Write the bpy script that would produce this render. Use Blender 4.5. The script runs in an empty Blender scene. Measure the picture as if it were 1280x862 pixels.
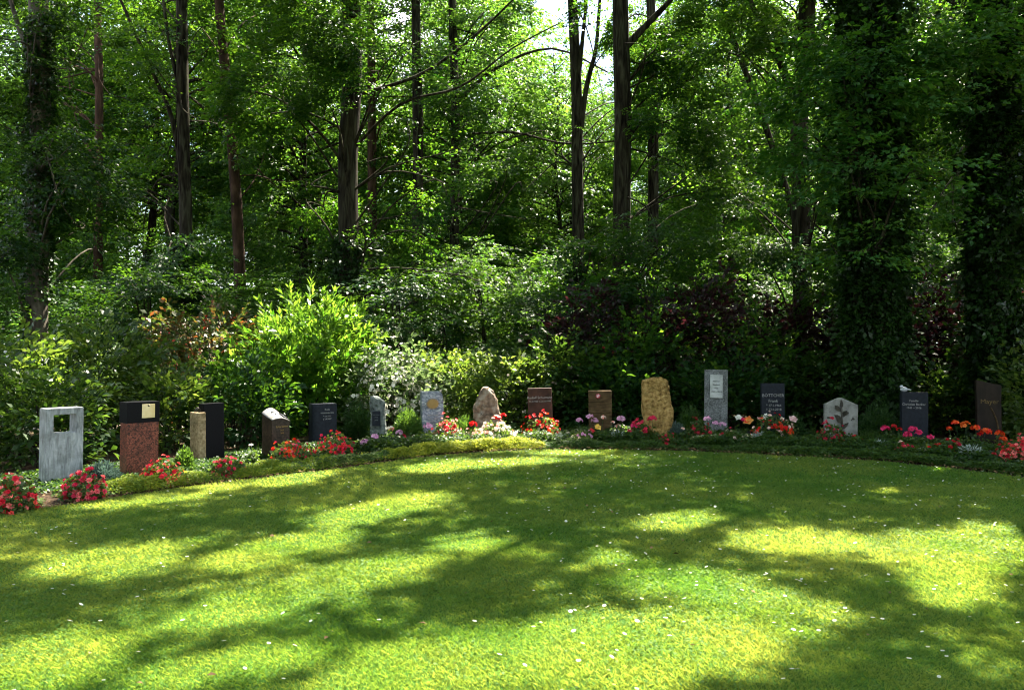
import bpy, bmesh, math, random
import numpy as np
from mathutils import Vector, Matrix, noise as mnoise

random.seed(7)
RNG = np.random.default_rng(11)
F, CX, CY, CAMZ = 1005.0, 640.0, 437.0, 1.6
scene = bpy.context.scene
COL = scene.collection
rad = math.radians


def at(px, py, Y):
    return np.array([(px - CX) / F * Y, Y, CAMZ - (py - CY) / F * Y])


def gnd(px, py):
    Y = F * CAMZ / (py - CY)
    return np.array([(px - CX) / F * Y, Y, 0.0])


# ------------------------------------------------------------------ sun
SUN_AZ, SUN_EL = rad(31), rad(56)
SDIR = np.array([math.sin(SUN_AZ) * math.cos(SUN_EL), math.cos(SUN_AZ) * math.cos(SUN_EL), math.sin(SUN_EL)])
KX, KY = SDIR[0] / SDIR[2], SDIR[1] / SDIR[2]


# ------------------------------------------------------------------ tags / objects
def tag(o, label=None, cat=None, group=None, kind=None):
    if label: o['label'] = label
    if cat: o['category'] = cat
    if group: o['group'] = group
    if kind: o['kind'] = kind
    return o


def link(name, data, parent=None, loc=None):
    o = bpy.data.objects.new(name, data)
    COL.objects.link(o)
    if parent is not None: o.parent = parent
    if loc is not None: o.location = [float(a) for a in loc]
    return o


def thing(name, label, cat, loc=(0, 0, 0), rz=0.0, group=None):
    o = link(name, None, None, loc)
    o.rotation_euler.z = rz
    o.empty_display_size = 0.2
    return tag(o, label, cat, group)


def copy_thing(o, loc, rz, scale, label, group):
    r = o.copy(); COL.objects.link(r)
    r.location = [float(a) for a in loc]; r.rotation_euler.z = rz; r.scale = scale
    r['label'] = label; r['group'] = group
    for ch in list(o.children):
        c = ch.copy(); COL.objects.link(c); c.parent = r
    return r


# ------------------------------------------------------------------ materials
def new_mat(name):
    m = bpy.data.materials.new(name); m.use_nodes = True
    nt = m.node_tree; nt.nodes.clear()
    return m, nt, nt.nodes, nt.links


def ramp(nodes, stops):
    r = nodes.new('ShaderNodeValToRGB')
    els = r.color_ramp.elements
    while len(els) < len(stops): els.new(0.5)
    for e, (p, c) in zip(els, stops):
        e.position = p; e.color = (*c, 1)
    return r


def leaf_mat(name, ca, cb, ta, tb, rough=0.42, spec=0.45, trans=0.45):
    m, nt, N, L = new_mat(name)
    a = N.new('ShaderNodeAttribute'); a.attribute_name = 'tint'
    r1 = ramp(N, [(0.0, ca), (1.0, cb)]); r2 = ramp(N, [(0.0, ta), (1.0, tb)])
    L.new(a.outputs['Fac'], r1.inputs[0]); L.new(a.outputs['Fac'], r2.inputs[0])
    p = N.new('ShaderNodeBsdfPrincipled'); p.inputs['Roughness'].default_value = rough
    p.inputs['Specular IOR Level'].default_value = spec
    L.new(r1.outputs[0], p.inputs['Base Color'])
    t = N.new('ShaderNodeBsdfTranslucent'); L.new(r2.outputs[0], t.inputs['Color'])
    mx = N.new('ShaderNodeMixShader'); mx.inputs[0].default_value = trans
    L.new(p.outputs[0], mx.inputs[1]); L.new(t.outputs[0], mx.inputs[2])
    o = N.new('ShaderNodeOutputMaterial'); L.new(mx.outputs[0], o.inputs[0])
    return m


def petal_mat(name):
    m, nt, N, L = new_mat(name)
    a = N.new('ShaderNodeAttribute'); a.attribute_name = 'col'
    p = N.new('ShaderNodeBsdfPrincipled'); p.inputs['Roughness'].default_value = 0.55
    p.inputs['Specular IOR Level'].default_value = 0.3
    L.new(a.outputs['Color'], p.inputs['Base Color'])
    t = N.new('ShaderNodeBsdfTranslucent'); L.new(a.outputs['Color'], t.inputs['Color'])
    mx = N.new('ShaderNodeMixShader'); mx.inputs[0].default_value = 0.35
    L.new(p.outputs[0], mx.inputs[1]); L.new(t.outputs[0], mx.inputs[2])
    o = N.new('ShaderNodeOutputMaterial'); L.new(mx.outputs[0], o.inputs[0])
    return m


def solid_mat(name, stops, scale=8.0, rough=0.6, spec=0.4, bump=0.0, stretch=(1, 1, 1), detail=6, distort=0.0,
              metallic=0.0, voronoi=False, rot=(0, 0, 0), weather=0.0):
    m, nt, N, L = new_mat(name)
    tc = N.new('ShaderNodeTexCoord'); mp = N.new('ShaderNodeMapping')
    mp.inputs['Scale'].default_value = stretch; mp.inputs['Rotation'].default_value = rot
    L.new(tc.outputs['Object'], mp.inputs[0])
    if voronoi:
        n = N.new('ShaderNodeTexVoronoi'); n.inputs['Scale'].default_value = scale
        n2 = N.new('ShaderNodeTexNoise'); n2.inputs['Scale'].default_value = scale * .4; n2.inputs['Detail'].default_value = detail
        L.new(mp.outputs[0], n.inputs['Vector']); L.new(mp.outputs[0], n2.inputs['Vector'])
        sep = N.new('ShaderNodeSeparateColor'); L.new(n.outputs['Color'], sep.inputs[0])
        mxx = N.new('ShaderNodeMath'); mxx.operation = 'MULTIPLY_ADD'
        L.new(sep.outputs[0], mxx.inputs[0]); mxx.inputs[1].default_value = .55
        m3 = N.new('ShaderNodeMath'); m3.operation = 'MULTIPLY'; m3.inputs[1].default_value = .45
        L.new(n2.outputs[0], m3.inputs[0]); L.new(m3.outputs[0], mxx.inputs[2])
        fac = mxx.outputs[0]
    else:
        n = N.new('ShaderNodeTexNoise'); n.inputs['Scale'].default_value = scale
        n.inputs['Detail'].default_value = detail; n.inputs['Distortion'].default_value = distort
        L.new(mp.outputs[0], n.inputs['Vector'])
        fac = n.outputs[0]
    r = ramp(N, stops); L.new(fac, r.inputs[0])
    if weather:
        wn = N.new('ShaderNodeTexNoise'); wn.inputs['Scale'].default_value = 4.5; wn.inputs['Detail'].default_value = 9; wn.inputs['Roughness'].default_value = .7
        L.new(tc.outputs['Object'], wn.inputs['Vector'])
        wr = ramp(N, [(.38, (.45, .47, .42)), (.55, (1, 1, 1))]); L.new(wn.outputs[0], wr.inputs[0])
        wm = N.new('ShaderNodeMixRGB'); wm.blend_type = 'MULTIPLY'; wm.inputs['Fac'].default_value = weather
        L.new(r.outputs[0], wm.inputs['Color1']); L.new(wr.outputs[0], wm.inputs['Color2']); r = wm
    p = N.new('ShaderNodeBsdfPrincipled')
    p.inputs['Roughness'].default_value = rough; p.inputs['Specular IOR Level'].default_value = spec
    p.inputs['Metallic'].default_value = metallic
    L.new(r.outputs[0], p.inputs['Base Color'])
    if bump:
        b = N.new('ShaderNodeBump'); b.inputs['Strength'].default_value = bump; b.inputs['Distance'].default_value = 0.03
        L.new(fac, b.inputs['Height']); L.new(b.outputs[0], p.inputs['Normal'])
    o = N.new('ShaderNodeOutputMaterial'); L.new(p.outputs[0], o.inputs[0])
    return m


M = {}
# foliage: reflect dark/light, transmit dark/light
M['beech'] = leaf_mat('leaf_beech', (.012, .048, .011), (.036, .098, .020), (.04, .15, .012), (.19, .35, .030), spec=.2, trans=.5)
M['oak'] = leaf_mat('leaf_oak', (.011, .045, .011), (.030, .088, .020), (.04, .14, .008), (.15, .28, .014), spec=.28, trans=.48)
M['dark'] = leaf_mat('leaf_dark', (.008, .036, .011), (.024, .074, .022), (.03, .09, .005), (.10, .20, .012), spec=.2)
M['maple'] = leaf_mat('leaf_skylit', (.022, .085, .020), (.055, .150, .034), (.04, .16, .010), (.16, .32, .018), spec=.3, trans=.42)  # lighter leaf tone that paints sky light onto the ivy trees' crowns
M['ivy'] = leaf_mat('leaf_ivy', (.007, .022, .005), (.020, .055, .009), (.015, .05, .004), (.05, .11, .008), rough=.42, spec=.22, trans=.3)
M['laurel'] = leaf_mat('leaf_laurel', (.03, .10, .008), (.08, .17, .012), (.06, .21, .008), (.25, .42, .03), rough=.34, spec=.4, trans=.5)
M['shrub'] = leaf_mat('leaf_shrub', (.016, .046, .008), (.055, .105, .02), (.06, .13, .008), (.24, .33, .04), rough=.4, spec=.4)
M['pale'] = leaf_mat('leaf_pale', (.035, .072, .025), (.10, .145, .065), (.07, .14, .03), (.19, .26, .09), rough=.45)
M['purple'] = leaf_mat('leaf_purple', (.016, .009, .011), (.042, .018, .024), (.025, .006, .008), (.06, .013, .016), rough=.4, spec=.4)
M['redtip'] = leaf_mat('leaf_redtip', (.035, .06, .014), (.20, .035, .018), (.07, .12, .015), (.30, .05, .02), rough=.4)
M['grass'] = leaf_mat('grass_blade', (.028, .100, .015), (.105, .165, .038), (.12, .25, .016), (.39, .435, .055), rough=.55, spec=.25, trans=.5)
M['clover'] = leaf_mat('clover_leaf', (.030, .090, .012), (.085, .165, .024), (.10, .22, .022), (.27, .35, .05), rough=.6, spec=.15)
M['yellowgreen'] = leaf_mat('leaf_yellowgreen', (.07, .14, .012), (.34, .36, .045), (.18, .28, .015), (.46, .46, .04), rough=.55, spec=.2)
M['variegated'] = leaf_mat('leaf_variegated', (.022, .06, .012), (.19, .25, .09), (.06, .14, .02), (.26, .32, .09), rough=.5, spec=.2)
M['cover'] = leaf_mat('leaf_cover', (.010, .036, .008), (.035, .080, .016), (.03, .08, .006), (.12, .20, .02), rough=.45, spec=.25)
M['silver'] = leaf_mat('leaf_silver', (.20, .26, .23), (.42, .48, .44), (.15, .2, .15), (.3, .35, .3), rough=.7, trans=.25)
M['needle'] = leaf_mat('needle_green', (.018, .06, .014), (.06, .14, .025), (.03, .08, .01), (.12, .22, .02), rough=.5)
M['needle_blue'] = leaf_mat('needle_blue', (.05, .09, .08), (.14, .20, .18), (.04, .08, .06), (.1, .16, .12), rough=.5)
M['flowerleaf'] = leaf_mat('leaf_bedding', (.03, .075, .015), (.09, .13, .03), (.06, .13, .012), (.2, .27, .03))
M['petal'] = petal_mat('petals')
M['bark'] = solid_mat('bark_grey_brown', [(.32, (.006, .005, .004)), (.5, (.030, .025, .019)), (.62, (.052, .052, .034)), (.78, (.095, .08, .06))], 11, .95, .05, 1.0, (1, 1, .16), 10, .8)
M['pinebark'] = solid_mat('bark_pine', [(.3, (.016, .010, .007)), (.55, (.055, .032, .021)), (.8, (.12, .075, .048))], 7, .9, .1, .8, (1, 1, .3))
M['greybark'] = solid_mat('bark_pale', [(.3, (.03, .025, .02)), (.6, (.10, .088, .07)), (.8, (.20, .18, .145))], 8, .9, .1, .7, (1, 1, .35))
M['soil'] = solid_mat('soil', [(.3, (.018, .012, .008)), (.6, (.05, .033, .022)), (.8, (.10, .07, .045))], 30, .95, .05, .8)
M['floor'] = solid_mat('forest_floor', [(.3, (.025, .02, .012)), (.55, (.07, .05, .03)), (.75, (.05, .08, .022))], 3.5, .95, .05, .8, detail=10)
M['lawn'] = solid_mat('lawn_sheet', [(.3, (.020, .060, .008)), (.7, (.045, .10, .012))], 14, .9, .05, .4, detail=8)
M['path'] = solid_mat('sandy_path', [(.3, (.24, .19, .13)), (.7, (.42, .35, .26))], 6, .95, .1, .3)


# ------------------------------------------------------------------ mesh helpers
def quads_mesh(name, V, mat, tint=None, col=None):
    n, k = V.shape[0], V.shape[1]
    me = bpy.data.meshes.new(name)
    me.vertices.add(n * k); me.loops.add(n * k); me.polygons.add(n)
    me.vertices.foreach_set('co', np.ascontiguousarray(V, dtype=np.float32).reshape(-1))
    me.loops.foreach_set('vertex_index', np.arange(n * k, dtype=np.int32))
    me.polygons.foreach_set('loop_start', np.arange(0, n * k, k, dtype=np.int32))
    if tint is not None:
        a = me.attributes.new('tint', 'FLOAT', 'FACE'); a.data.foreach_set('value', np.clip(tint, 0, 1).astype(np.float32))
    if col is not None:
        a = me.attributes.new('col', 'FLOAT_COLOR', 'FACE')
        c = np.ones((n, 4), np.float32); c[:, :3] = col
        a.data.foreach_set('color', c.reshape(-1))
    me.materials.append(mat)
    me.update(calc_edges=True)
    return me


class MB:
    """collects tubes / boxes / grids into one mesh"""
    def __init__(s): s.v, s.f = [], []

    def tube(s, pts, radii, sides=8, rough=0.0, cap=True):
        pts = [np.asarray(p, float) for p in pts]
        n0 = len(s.v); prev = None
        for i, p in enumerate(pts):
            d = pts[min(i + 1, len(pts) - 1)] - pts[max(i - 1, 0)]
            d = d / (np.linalg.norm(d) + 1e-9)
            if prev is None:
                a = np.array([1.0, 0, 0]) if abs(d[0]) < .8 else np.array([0, 1.0, 0])
            else: a = prev
            a = a - d * a.dot(d); a /= np.linalg.norm(a) + 1e-9; b = np.cross(d, a); prev = a
            for k in range(sides):
                t = 2 * math.pi * k / sides
                r = radii[i] * (1 + (random.uniform(-rough, rough) if rough else 0))
                q = p + (a * math.cos(t) + b * math.sin(t)) * r
                s.v.append(tuple(q))
        for i in range(len(pts) - 1):
            for k in range(sides):
                a0 = n0 + i * sides + k; a1 = n0 + i * sides + (k + 1) % sides
                s.f.append((a0, a1, a1 + sides, a0 + sides))
        if cap:
            s.f.append(tuple(n0 + (len(pts) - 1) * sides + k for k in range(sides)))

    def poly(s, pts):
        n0 = len(s.v); s.v += [tuple(p) for p in pts]; s.f.append(tuple(range(n0, n0 + len(pts))))

    def mesh(s, name, mat, origin=(0, 0, 0), smooth=True):
        me = bpy.data.meshes.new(name)
        o = np.asarray(origin, float)
        me.from_pydata([tuple(np.asarray(p) - o) for p in s.v], [], s.f)
        me.materials.append(mat)
        if smooth: me.polygons.foreach_set('use_smooth', [True] * len(me.polygons))
        me.update()
        return me


def bm_mesh(name, bm, mat, smooth=False):
    bmesh.ops.recalc_face_normals(bm, faces=bm.faces)
    me = bpy.data.meshes.new(name); bm.to_mesh(me); bm.free()
    me.materials.append(mat)
    if smooth: me.polygons.foreach_set('use_smooth', [True] * len(me.polygons))
    return me


def bm_box(x0, x1, y0, y1, z0, z1, bevel=0.006):
    bm = bmesh.new()
    bmesh.ops.create_cube(bm, size=1)
    for v in bm.verts:
        v.co = Vector((x0 + (v.co.x + .5) * (x1 - x0), y0 + (v.co.y + .5) * (y1 - y0), z0 + (v.co.z + .5) * (z1 - z0)))
    if bevel: bmesh.ops.bevel(bm, geom=bm.edges[:], offset=bevel, segments=2, affect='EDGES', profile=.6)
    return bm


def bm_prism(outline, y0, y1, bevel=0.006):
    bm = bmesh.new()
    a = [bm.verts.new((x, y0, z)) for x, z in outline]
    b = [bm.verts.new((x, y1, z)) for x, z in outline]
    n = len(outline)
    bm.faces.new(a); bm.faces.new(b[::-1])
    for i in range(n): bm.faces.new((a[i], b[i], b[(i + 1) % n], a[(i + 1) % n]))
    bmesh.ops.recalc_face_normals(bm, faces=bm.faces)
    if bevel: bmesh.ops.bevel(bm, geom=bm.edges[:], offset=bevel, segments=1, affect='EDGES')
    return bm


def roughen(bm, cuts, amp, freq, seed, amp2=0.0):
    bmesh.ops.triangulate(bm, faces=bm.faces[:])
    for _ in range(cuts):
        long = [e for e in bm.edges if e.calc_length() > 0.035]
        bmesh.ops.subdivide_edges(bm, edges=long, cuts=1)
        bmesh.ops.triangulate(bm, faces=[f for f in bm.faces if len(f.verts) > 3])
    off = Vector((seed * 3.1, seed * 1.7, seed * .9))
    for v in bm.verts:
        d = mnoise.noise_vector(v.co * freq + off) * amp
        if amp2: d += mnoise.noise_vector(v.co * freq * 4 + off) * amp2
        v.co += d
    return bm


# ------------------------------------------------------------------ leaf templates
def quat_leaf(p, d, nrm, l, w, fold=.18):
    d = d / np.linalg.norm(d, axis=1, keepdims=True)
    sd = np.cross(d, nrm); sd /= np.linalg.norm(sd, axis=1, keepdims=True) + 1e-9
    nn = np.cross(sd, d)
    l = l[:, None]; w = w[:, None]
    a = p; b = p + d * l * .48 + sd * w * .5 + nn * w * fold
    c = p + d * l - nn * l * .08; e = p + d * l * .48 - sd * w * .5 + nn * w * fold
    return np.stack([a, b, c, e], axis=1)


def spray(rng, n, L=.8, ll=.085, lw=.05, wid=.42, jit=.45, droop=.12):
    t = rng.uniform(.08, 1, n); s = rng.choice([-1, 1], n)
    y = s * wid * L * (1 - .65 * t) * rng.uniform(0, 1, n)
    x = t * L + np.abs(y) * .35
    z = rng.normal(0, .025, n) * L - droop * L * t ** 2
    p = np.stack([x, y, z], 1)
    ang = s * rng.uniform(.3, 1.3, n) * np.where(np.abs(y) < .02, .3, 1)
    d = np.stack([np.cos(ang), np.sin(ang), rng.normal(-.15, .25, n)], 1)
    nm = np.stack([rng.normal(0, jit, n), rng.normal(0, jit, n), np.ones(n)], 1)
    k = rng.uniform(.65, 1.2, n)
    return quat_leaf(p, d, nm, ll * k, lw * k)


def clump(rng, n, R=.45, ll=.1, lw=.06, up=.7, flat=.65):
    p = rng.normal(0, 1, (n, 3)); p /= np.linalg.norm(p, axis=1, keepdims=True)
    d = p + rng.normal(0, .5, (n, 3))
    p = p * (R * rng.uniform(.2, 1, n) ** .5)[:, None]; p[:, 2] *= flat
    nm = rng.normal(0, .6, (n, 3)); nm[:, 2] += up
    k = rng.uniform(.65, 1.2, n)
    return quat_leaf(p, d, nm, ll * k, lw * k)


def shoot(rng, n, L=.5, ll=.13, lw=.045, spread=.9):
    t = np.sort(rng.uniform(.05, 1, n)); az = np.arange(n) * 2.4 + rng.normal(0, .3, n)
    p = np.stack([t * L, rng.normal(0, .01, n), rng.normal(0, .01, n)], 1)
    o = np.stack([np.zeros(n), np.cos(az), np.sin(az)], 1)
    up = np.stack([np.ones(n), np.zeros(n), np.zeros(n)], 1)
    a = spread * (1.15 - .75 * t)[:, None]
    d = o * np.sin(a) + up * np.cos(a)
    nm = up * np.sin(a) - o * np.cos(a) + rng.normal(0, .25, (n, 3))
    k = rng.uniform(.7, 1.15, n)
    return quat_leaf(p, d, nm, ll * k, lw * k)


def rots(yaw, pitch, roll):
    cy, sy, cp, sp, cr, sr = np.cos(yaw), np.sin(yaw), np.cos(pitch), np.sin(pitch), np.cos(roll), np.sin(roll)
    R = np.empty((len(yaw), 3, 3))
    R[:, 0, 0] = cy * cp; R[:, 1, 0] = sy * cp; R[:, 2, 0] = sp
    R[:, 0, 1] = -sy * cr + cy * (-sp) * sr * -1 * -1; R[:, 1, 1] = cy * cr - sy * sp * sr; R[:, 2, 1] = cp * sr
    R[:, 0, 1] = -sy * cr - cy * sp * sr
    R[:, 0, 2] = sy * sr - cy * sp * cr; R[:, 1, 2] = -cy * sr - sy * sp * cr; R[:, 2, 2] = cp * cr
    return R


class Leaves:
    def __init__(s): s.V, s.T = [], []

    def add(s, q, t): s.V.append(q.astype(np.float32)); s.T.append(t)

    def sprays(s, temps, pos, yaw, pitch, roll, scale, tint, rng, tv=.3):
        n = len(pos)
        if n == 0: return
        R = rots(yaw, pitch, roll) * np.asarray(scale)[:, None, None]
        which = rng.integers(0, len(temps), n)
        for k, T in enumerate(temps):
            i = np.where(which == k)[0]
            if len(i) == 0: continue
            q = np.einsum('nij,mkj->nmki', R[i], T) + pos[i][:, None, None, :]
            tt = np.asarray(tint)[i][:, None] + rng.normal(0, tv, (len(i), T.shape[0]))
            s.add(q.reshape(-1, 4, 3), tt.reshape(-1))

    def arrays(s):
        return np.concatenate(s.V), np.concatenate(s.T)

    def count(s): return sum(len(v) for v in s.V)

    def mesh(s, name, mat, origin=(0, 0, 0), cull=None):
        V, T = s.arrays()
        if cull is not None:
            k = cull(V.mean(axis=1)); V, T = V[k], T[k]
        return quads_mesh(name, V - np.asarray(origin, np.float32), mat, T)


tr = np.random.default_rng(5)
SPR_S = [spray(tr, 32, .78, .105, .064) for _ in range(8)]
SPR_M = [spray(tr, 34, .95, .12, .075, jit=.5) for _ in range(8)]
SPR_L = [spray(tr, 34, 1.3, .17, .105, jit=.55, wid=.5) for _ in range(6)]
CLP_S = [clump(tr, 46, .42, .095, .06) for _ in range(6)]
CLP_L = [clump(tr, 34, .75, .20, .13) for _ in range(6)]
SHT = [shoot(tr, 24, .55, .17, .056) for _ in range(6)]
SHT_S = [shoot(tr, 22, .36, .075, .034, 1.1) for _ in range(6)]
SPR_T = [spray(tr, 17, .46, .10, .055, jit=.55) for _ in range(6)]


# ------------------------------------------------------------------ light mask: crown leaves are cut where the sun should reach
LIT = [  # ellipses in photo pixels on the lawn: cx, cy, rx, ry, rotation(deg, y down), strength
    (205, 622, 105, 8, -8, 1), (362, 601, 55, 7, -7, 1), (560, 584, 60, 8, -4, .75), (650, 579, 48, 5, -3, .9), (705, 568, 45, 4, 0, 1),
    (475, 640, 92, 13, -12, 1), (345, 693, 100, 19, -12, .95), (140, 705, 95, 20, -8, .8), (395, 738, 208, 20, -14, 1),
    (590, 690, 64, 24, -8, .85), (55, 832, 105, 38, -12, 1), (280, 838, 115, 20, -10, .95), (545, 838, 135, 40, -6, 1),
    (840, 652, 52, 11, -4, .9), (765, 702, 28, 9, 0, .7), (1000, 680, 86, 17, 2, 1), (895, 745, 105, 34, 6, .95), (790, 815, 190, 50, -4, 1),
    (1200, 690, 98, 32, 0, 1), (1010, 780, 50, 30, 0, .75), (1190, 740, 48, 26, 0, .85), (1225, 592, 72, 5, 4, .95), (1107, 615, 20, 4, 0, .7),
    (1268, 640, 22, 6, 0, .8), (1258, 614, 22, 5, 0, .7), (1262, 668, 30, 12, 0, 1),
    (40, 618, 60, 22, 0, .8), (105, 606, 40, 20, 0, .8), (205, 588, 55, 20, -5, .9), (290, 583, 50, 12, -5, .75), (365, 560, 45, 14, -5, .7),
    (420, 553, 36, 14, 0, .6), (600, 553, 95, 14, 0, .95), (1270, 572, 26, 16, 0, .95), (1215, 540, 26, 10, 0, .4), (550, 535, 30, 12, 0, .7),
]
BLOB = [  (1160, 150, 26, 2.6, 1), (1180, 330, 25, 2.2, 1), (1140, 250, 28, 3, 1), (1000, 100, 26, 2.5, .9), (930, 150, 26, 2.5, .9), (650, 200, 28, 3, .9), (110, 90, 27, 2.8, .9), (210, 110, 26, 2.5, .9), (330, 190, 27, 2.2, .8), (540, 120, 27, 2.2, .8), (1165, 420, 27, 2.0, .9),  # lit volumes: px, py, distance, radius, strength
    (390, 385, 15.5, 1.3, 1), (430, 395, 15.5, 1.0, 1), (400, 365, 15.5, 1.2, 1), (350, 380, 15.6, .8, 1), (490, 440, 15.2, 1.0, 1), (495, 480, 15.0, 1.2, 1), (505, 470, 15.0, .9, 1), (60, 470, 18, .6, 1), (440, 410, 15.8, .7, 1), (330, 400, 15.6, .6, .9), (490, 470, 15, .8, 1), (505, 440, 15.2, .5, 1), (540, 350, 18, .9, .9), (500, 330, 18, .6, .9),
    (640, 480, 15.6, .45, .8), (110, 470, 14, .55, .8), (160, 425, 15, .6, .9), (30, 490, 11.5, .4, .8), (230, 460, 15, .5, .8), (55, 400, 18, .9, .9), (60, 440, 18, .7, .9),
    (780, 520, 20, .2, 0), (823, 474, 15, .35, .9), (535, 500, 14.8, .4, .8), (605, 490, 14.7, .4, .6), (345, 518, 12.2, .4, .9), (400, 506, 13.5, .3, .9), (268, 504, 11.2, .3, .9),
    (78, 511, 9.5, .35, .9), (175, 503, 10.3, .3, .9), (680, 210, 24, 2.0, .9), (780, 250, 22, 1.2, .8), (930, 220, 24, 2.0, .8), (960, 290, 22, 1.5, .8), (820, 290, 22, 1.2, .7),
    (1180, 230, 24, 2.0, .9), (200, 230, 24, 1.6, .8), (130, 100, 28, 2.5, .9), (1165, 460, 26, 2.0, .8), (160, 530, 16, 1.0, .9), (220, 530, 16, .8, .9),
]
DARK = [(735, 400, 17.2, 1.6), (690, 380, 17.5, 1.4), (200, 350, 19, 1.8), (440, 330, 20, 1.5), (560, 330, 21, 2.2), (850, 360, 18.5, 2.0), (640, 400, 19, 2.6), (760, 420, 18.5, 2.4), (700, 340, 20, 2.0), (520, 400, 18.5, 1.4), (1090, 350, 15, 2.2), (1245, 300, 14.5, 2.0), (880, 430, 17.5, 2.2), (1000, 430, 17.5, 2.2), (300, 330, 20, 1.4), (60, 330, 17.5, 1.6)]
E_ = np.array([e for e in LIT], float)
B_ = []
for (px, py, Y, r, s) in BLOB:
    p = at(px, py, Y); B_.append((p[0] - KX * p[2], p[1] - KY * p[2], r, s))
B_ = np.array(B_)
_lat = np.random.default_rng(21).random((256, 256))


def vnoise(u, v):
    iu, iv = np.floor(u).astype(int), np.floor(v).astype(int)
    fu, fv = u - iu, v - iv
    fu = fu * fu * (3 - 2 * fu); fv = fv * fv * (3 - 2 * fv)
    g = lambda a, b: _lat[a % 256, b % 256]
    return (g(iu, iv) * (1 - fu) + g(iu + 1, iv) * fu) * (1 - fv) + (g(iu, iv + 1) * (1 - fu) + g(iu + 1, iv + 1) * fu) * fv


def light(u, v):
    u = np.asarray(u, float); v = np.asarray(v, float)
    vs = np.maximum(v, .8)
    px = CX + F * u / vs; py = CY + F * CAMZ / vs
    Lm = np.zeros_like(u)
    for cx, cy, rx, ry, ro, st in E_:
        a = math.radians(ro); dx, dy = px - cx, py - cy
        x = (dx * math.cos(a) + dy * math.sin(a)) / rx; y = (-dx * math.sin(a) + dy * math.cos(a)) / ry
        Lm = np.maximum(Lm, st * np.clip((1.25 - np.sqrt(x * x + y * y)) / .5, 0, 1))
    br = vnoise(u * 1.1 + 20, v * 1.6 + 33) * .6 + vnoise(u * 2.6 + 5, v * 3.2 + 3) * .4
    Lm = Lm * (1 - .75 * np.clip((br - .60) / .08, 0, 1) * (v < 9.5))
    nz = vnoise(u * .55 + 40, v * .55 + 17) * .6 + vnoise(u * 1.3 + 9, v * 1.3 + 71) * .4
    thr = np.where(u > 2.5, .66, .58) - np.clip((v - 21) * .014, -.09, .16)
    wild = np.clip((nz - thr) / .08, 0, 1) * np.clip((v - 13.2) / 1.0, 0, 1)
    for (dpx, dpy, dY, dr) in DARK:
        p = at(dpx, dpy, dY); k = np.hypot(u - p[0] + KX * p[2], v - p[1] + KY * p[2]) / dr
        wild = wild * np.clip((k - .8) / .4, 0, 1)
    Lm = np.maximum(Lm, wild)
    for bu, bv, r, st in B_:
        Lm = np.maximum(Lm, st * np.clip((1.3 - np.hypot(u - bu, v - bv) / r) / .5, 0, 1))
    return Lm


def sun_uv(C): return C[:, 0] - KX * C[:, 2], C[:, 1] - KY * C[:, 2]


def crosses_light(pts):
    P = np.array(pts); u, v = sun_uv(P)
    return bool(((light(u, v) > .3) & (v < 13.6)).any())


def make_cull(strict=.62, seed=3):
    r = np.random.default_rng(seed)
    def cull(C):
        u, v = sun_uv(C)
        return light(u, v) < r.normal(np.where(v < 13.4, strict - .27, strict), np.where(v < 13.4, .26, .1), len(u))
    return cull


exec_later = []
# ------------------------------------------------------------------ ground, lawn, bed, paths
def spline(pts, per=10, closed=True):
    P = np.array(pts, float); n = len(P); out = []
    rngi = range(n if closed else n - 1)
    for i in rngi:
        if closed: p0, p1, p2, p3 = P[i - 1], P[i], P[(i + 1) % n], P[(i + 2) % n]
        else: p0, p1, p2, p3 = P[max(i - 1, 0)], P[i], P[i + 1], P[min(i + 2, n - 1)]
        for k in range(per):
            t = k / per
            out.append(.5 * ((2 * p1) + (-p0 + p2) * t + (2 * p0 - 5 * p1 + 4 * p2 - p3) * t * t + (-p0 + 3 * p1 - 3 * p2 + p3) * t ** 3))
    if not closed: out.append(P[-1])
    return np.array(out)


EDGE_PX = [(0, 645), (100, 630), (200, 615), (300, 602), (400, 590), (500, 576), (600, 567), (700, 563), (850, 565), (1000, 572), (1100, 578), (1200, 588), (1280, 598)]
edge = [gnd(a, b)[:2] for a, b in EDGE_PX]
far_edge = spline(edge, 8, False)
lawn_pts = [(-7.6, 3.2), (-6.2, 5.8)] + [tuple(e) for e in edge] + [(8.1, 7.0), (8.6, 2.5), (7, -4), (0, -7.5), (-6.5, -4)]
lawn_poly = spline(lawn_pts, 8, True)


def inside(x, y, poly):
    r = np.zeros(len(x), bool); n = len(poly); j = n - 1
    for i in range(n):
        xi, yi = poly[i]; xj, yj = poly[j]
        c = ((yi > y) != (yj > y)) & (x < (xj - xi) * (y - yi) / (yj - yi + 1e-12) + xi)
        r ^= c; j = i
    return r


mb = MB(); mb.poly([(-160, -120, 0), (160, -120, 0), (160, 200, 0), (-160, 200, 0)])
tag(link('ground', mb.mesh('ground', M['floor'], smooth=False)), kind='structure')
c = lawn_poly.mean(axis=0)
mb = MB(); mb.poly([(p[0], p[1], .012) for p in lawn_poly])
tag(link('lawn', mb.mesh('lawn', M['lawn'], smooth=False)), kind='structure')
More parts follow.
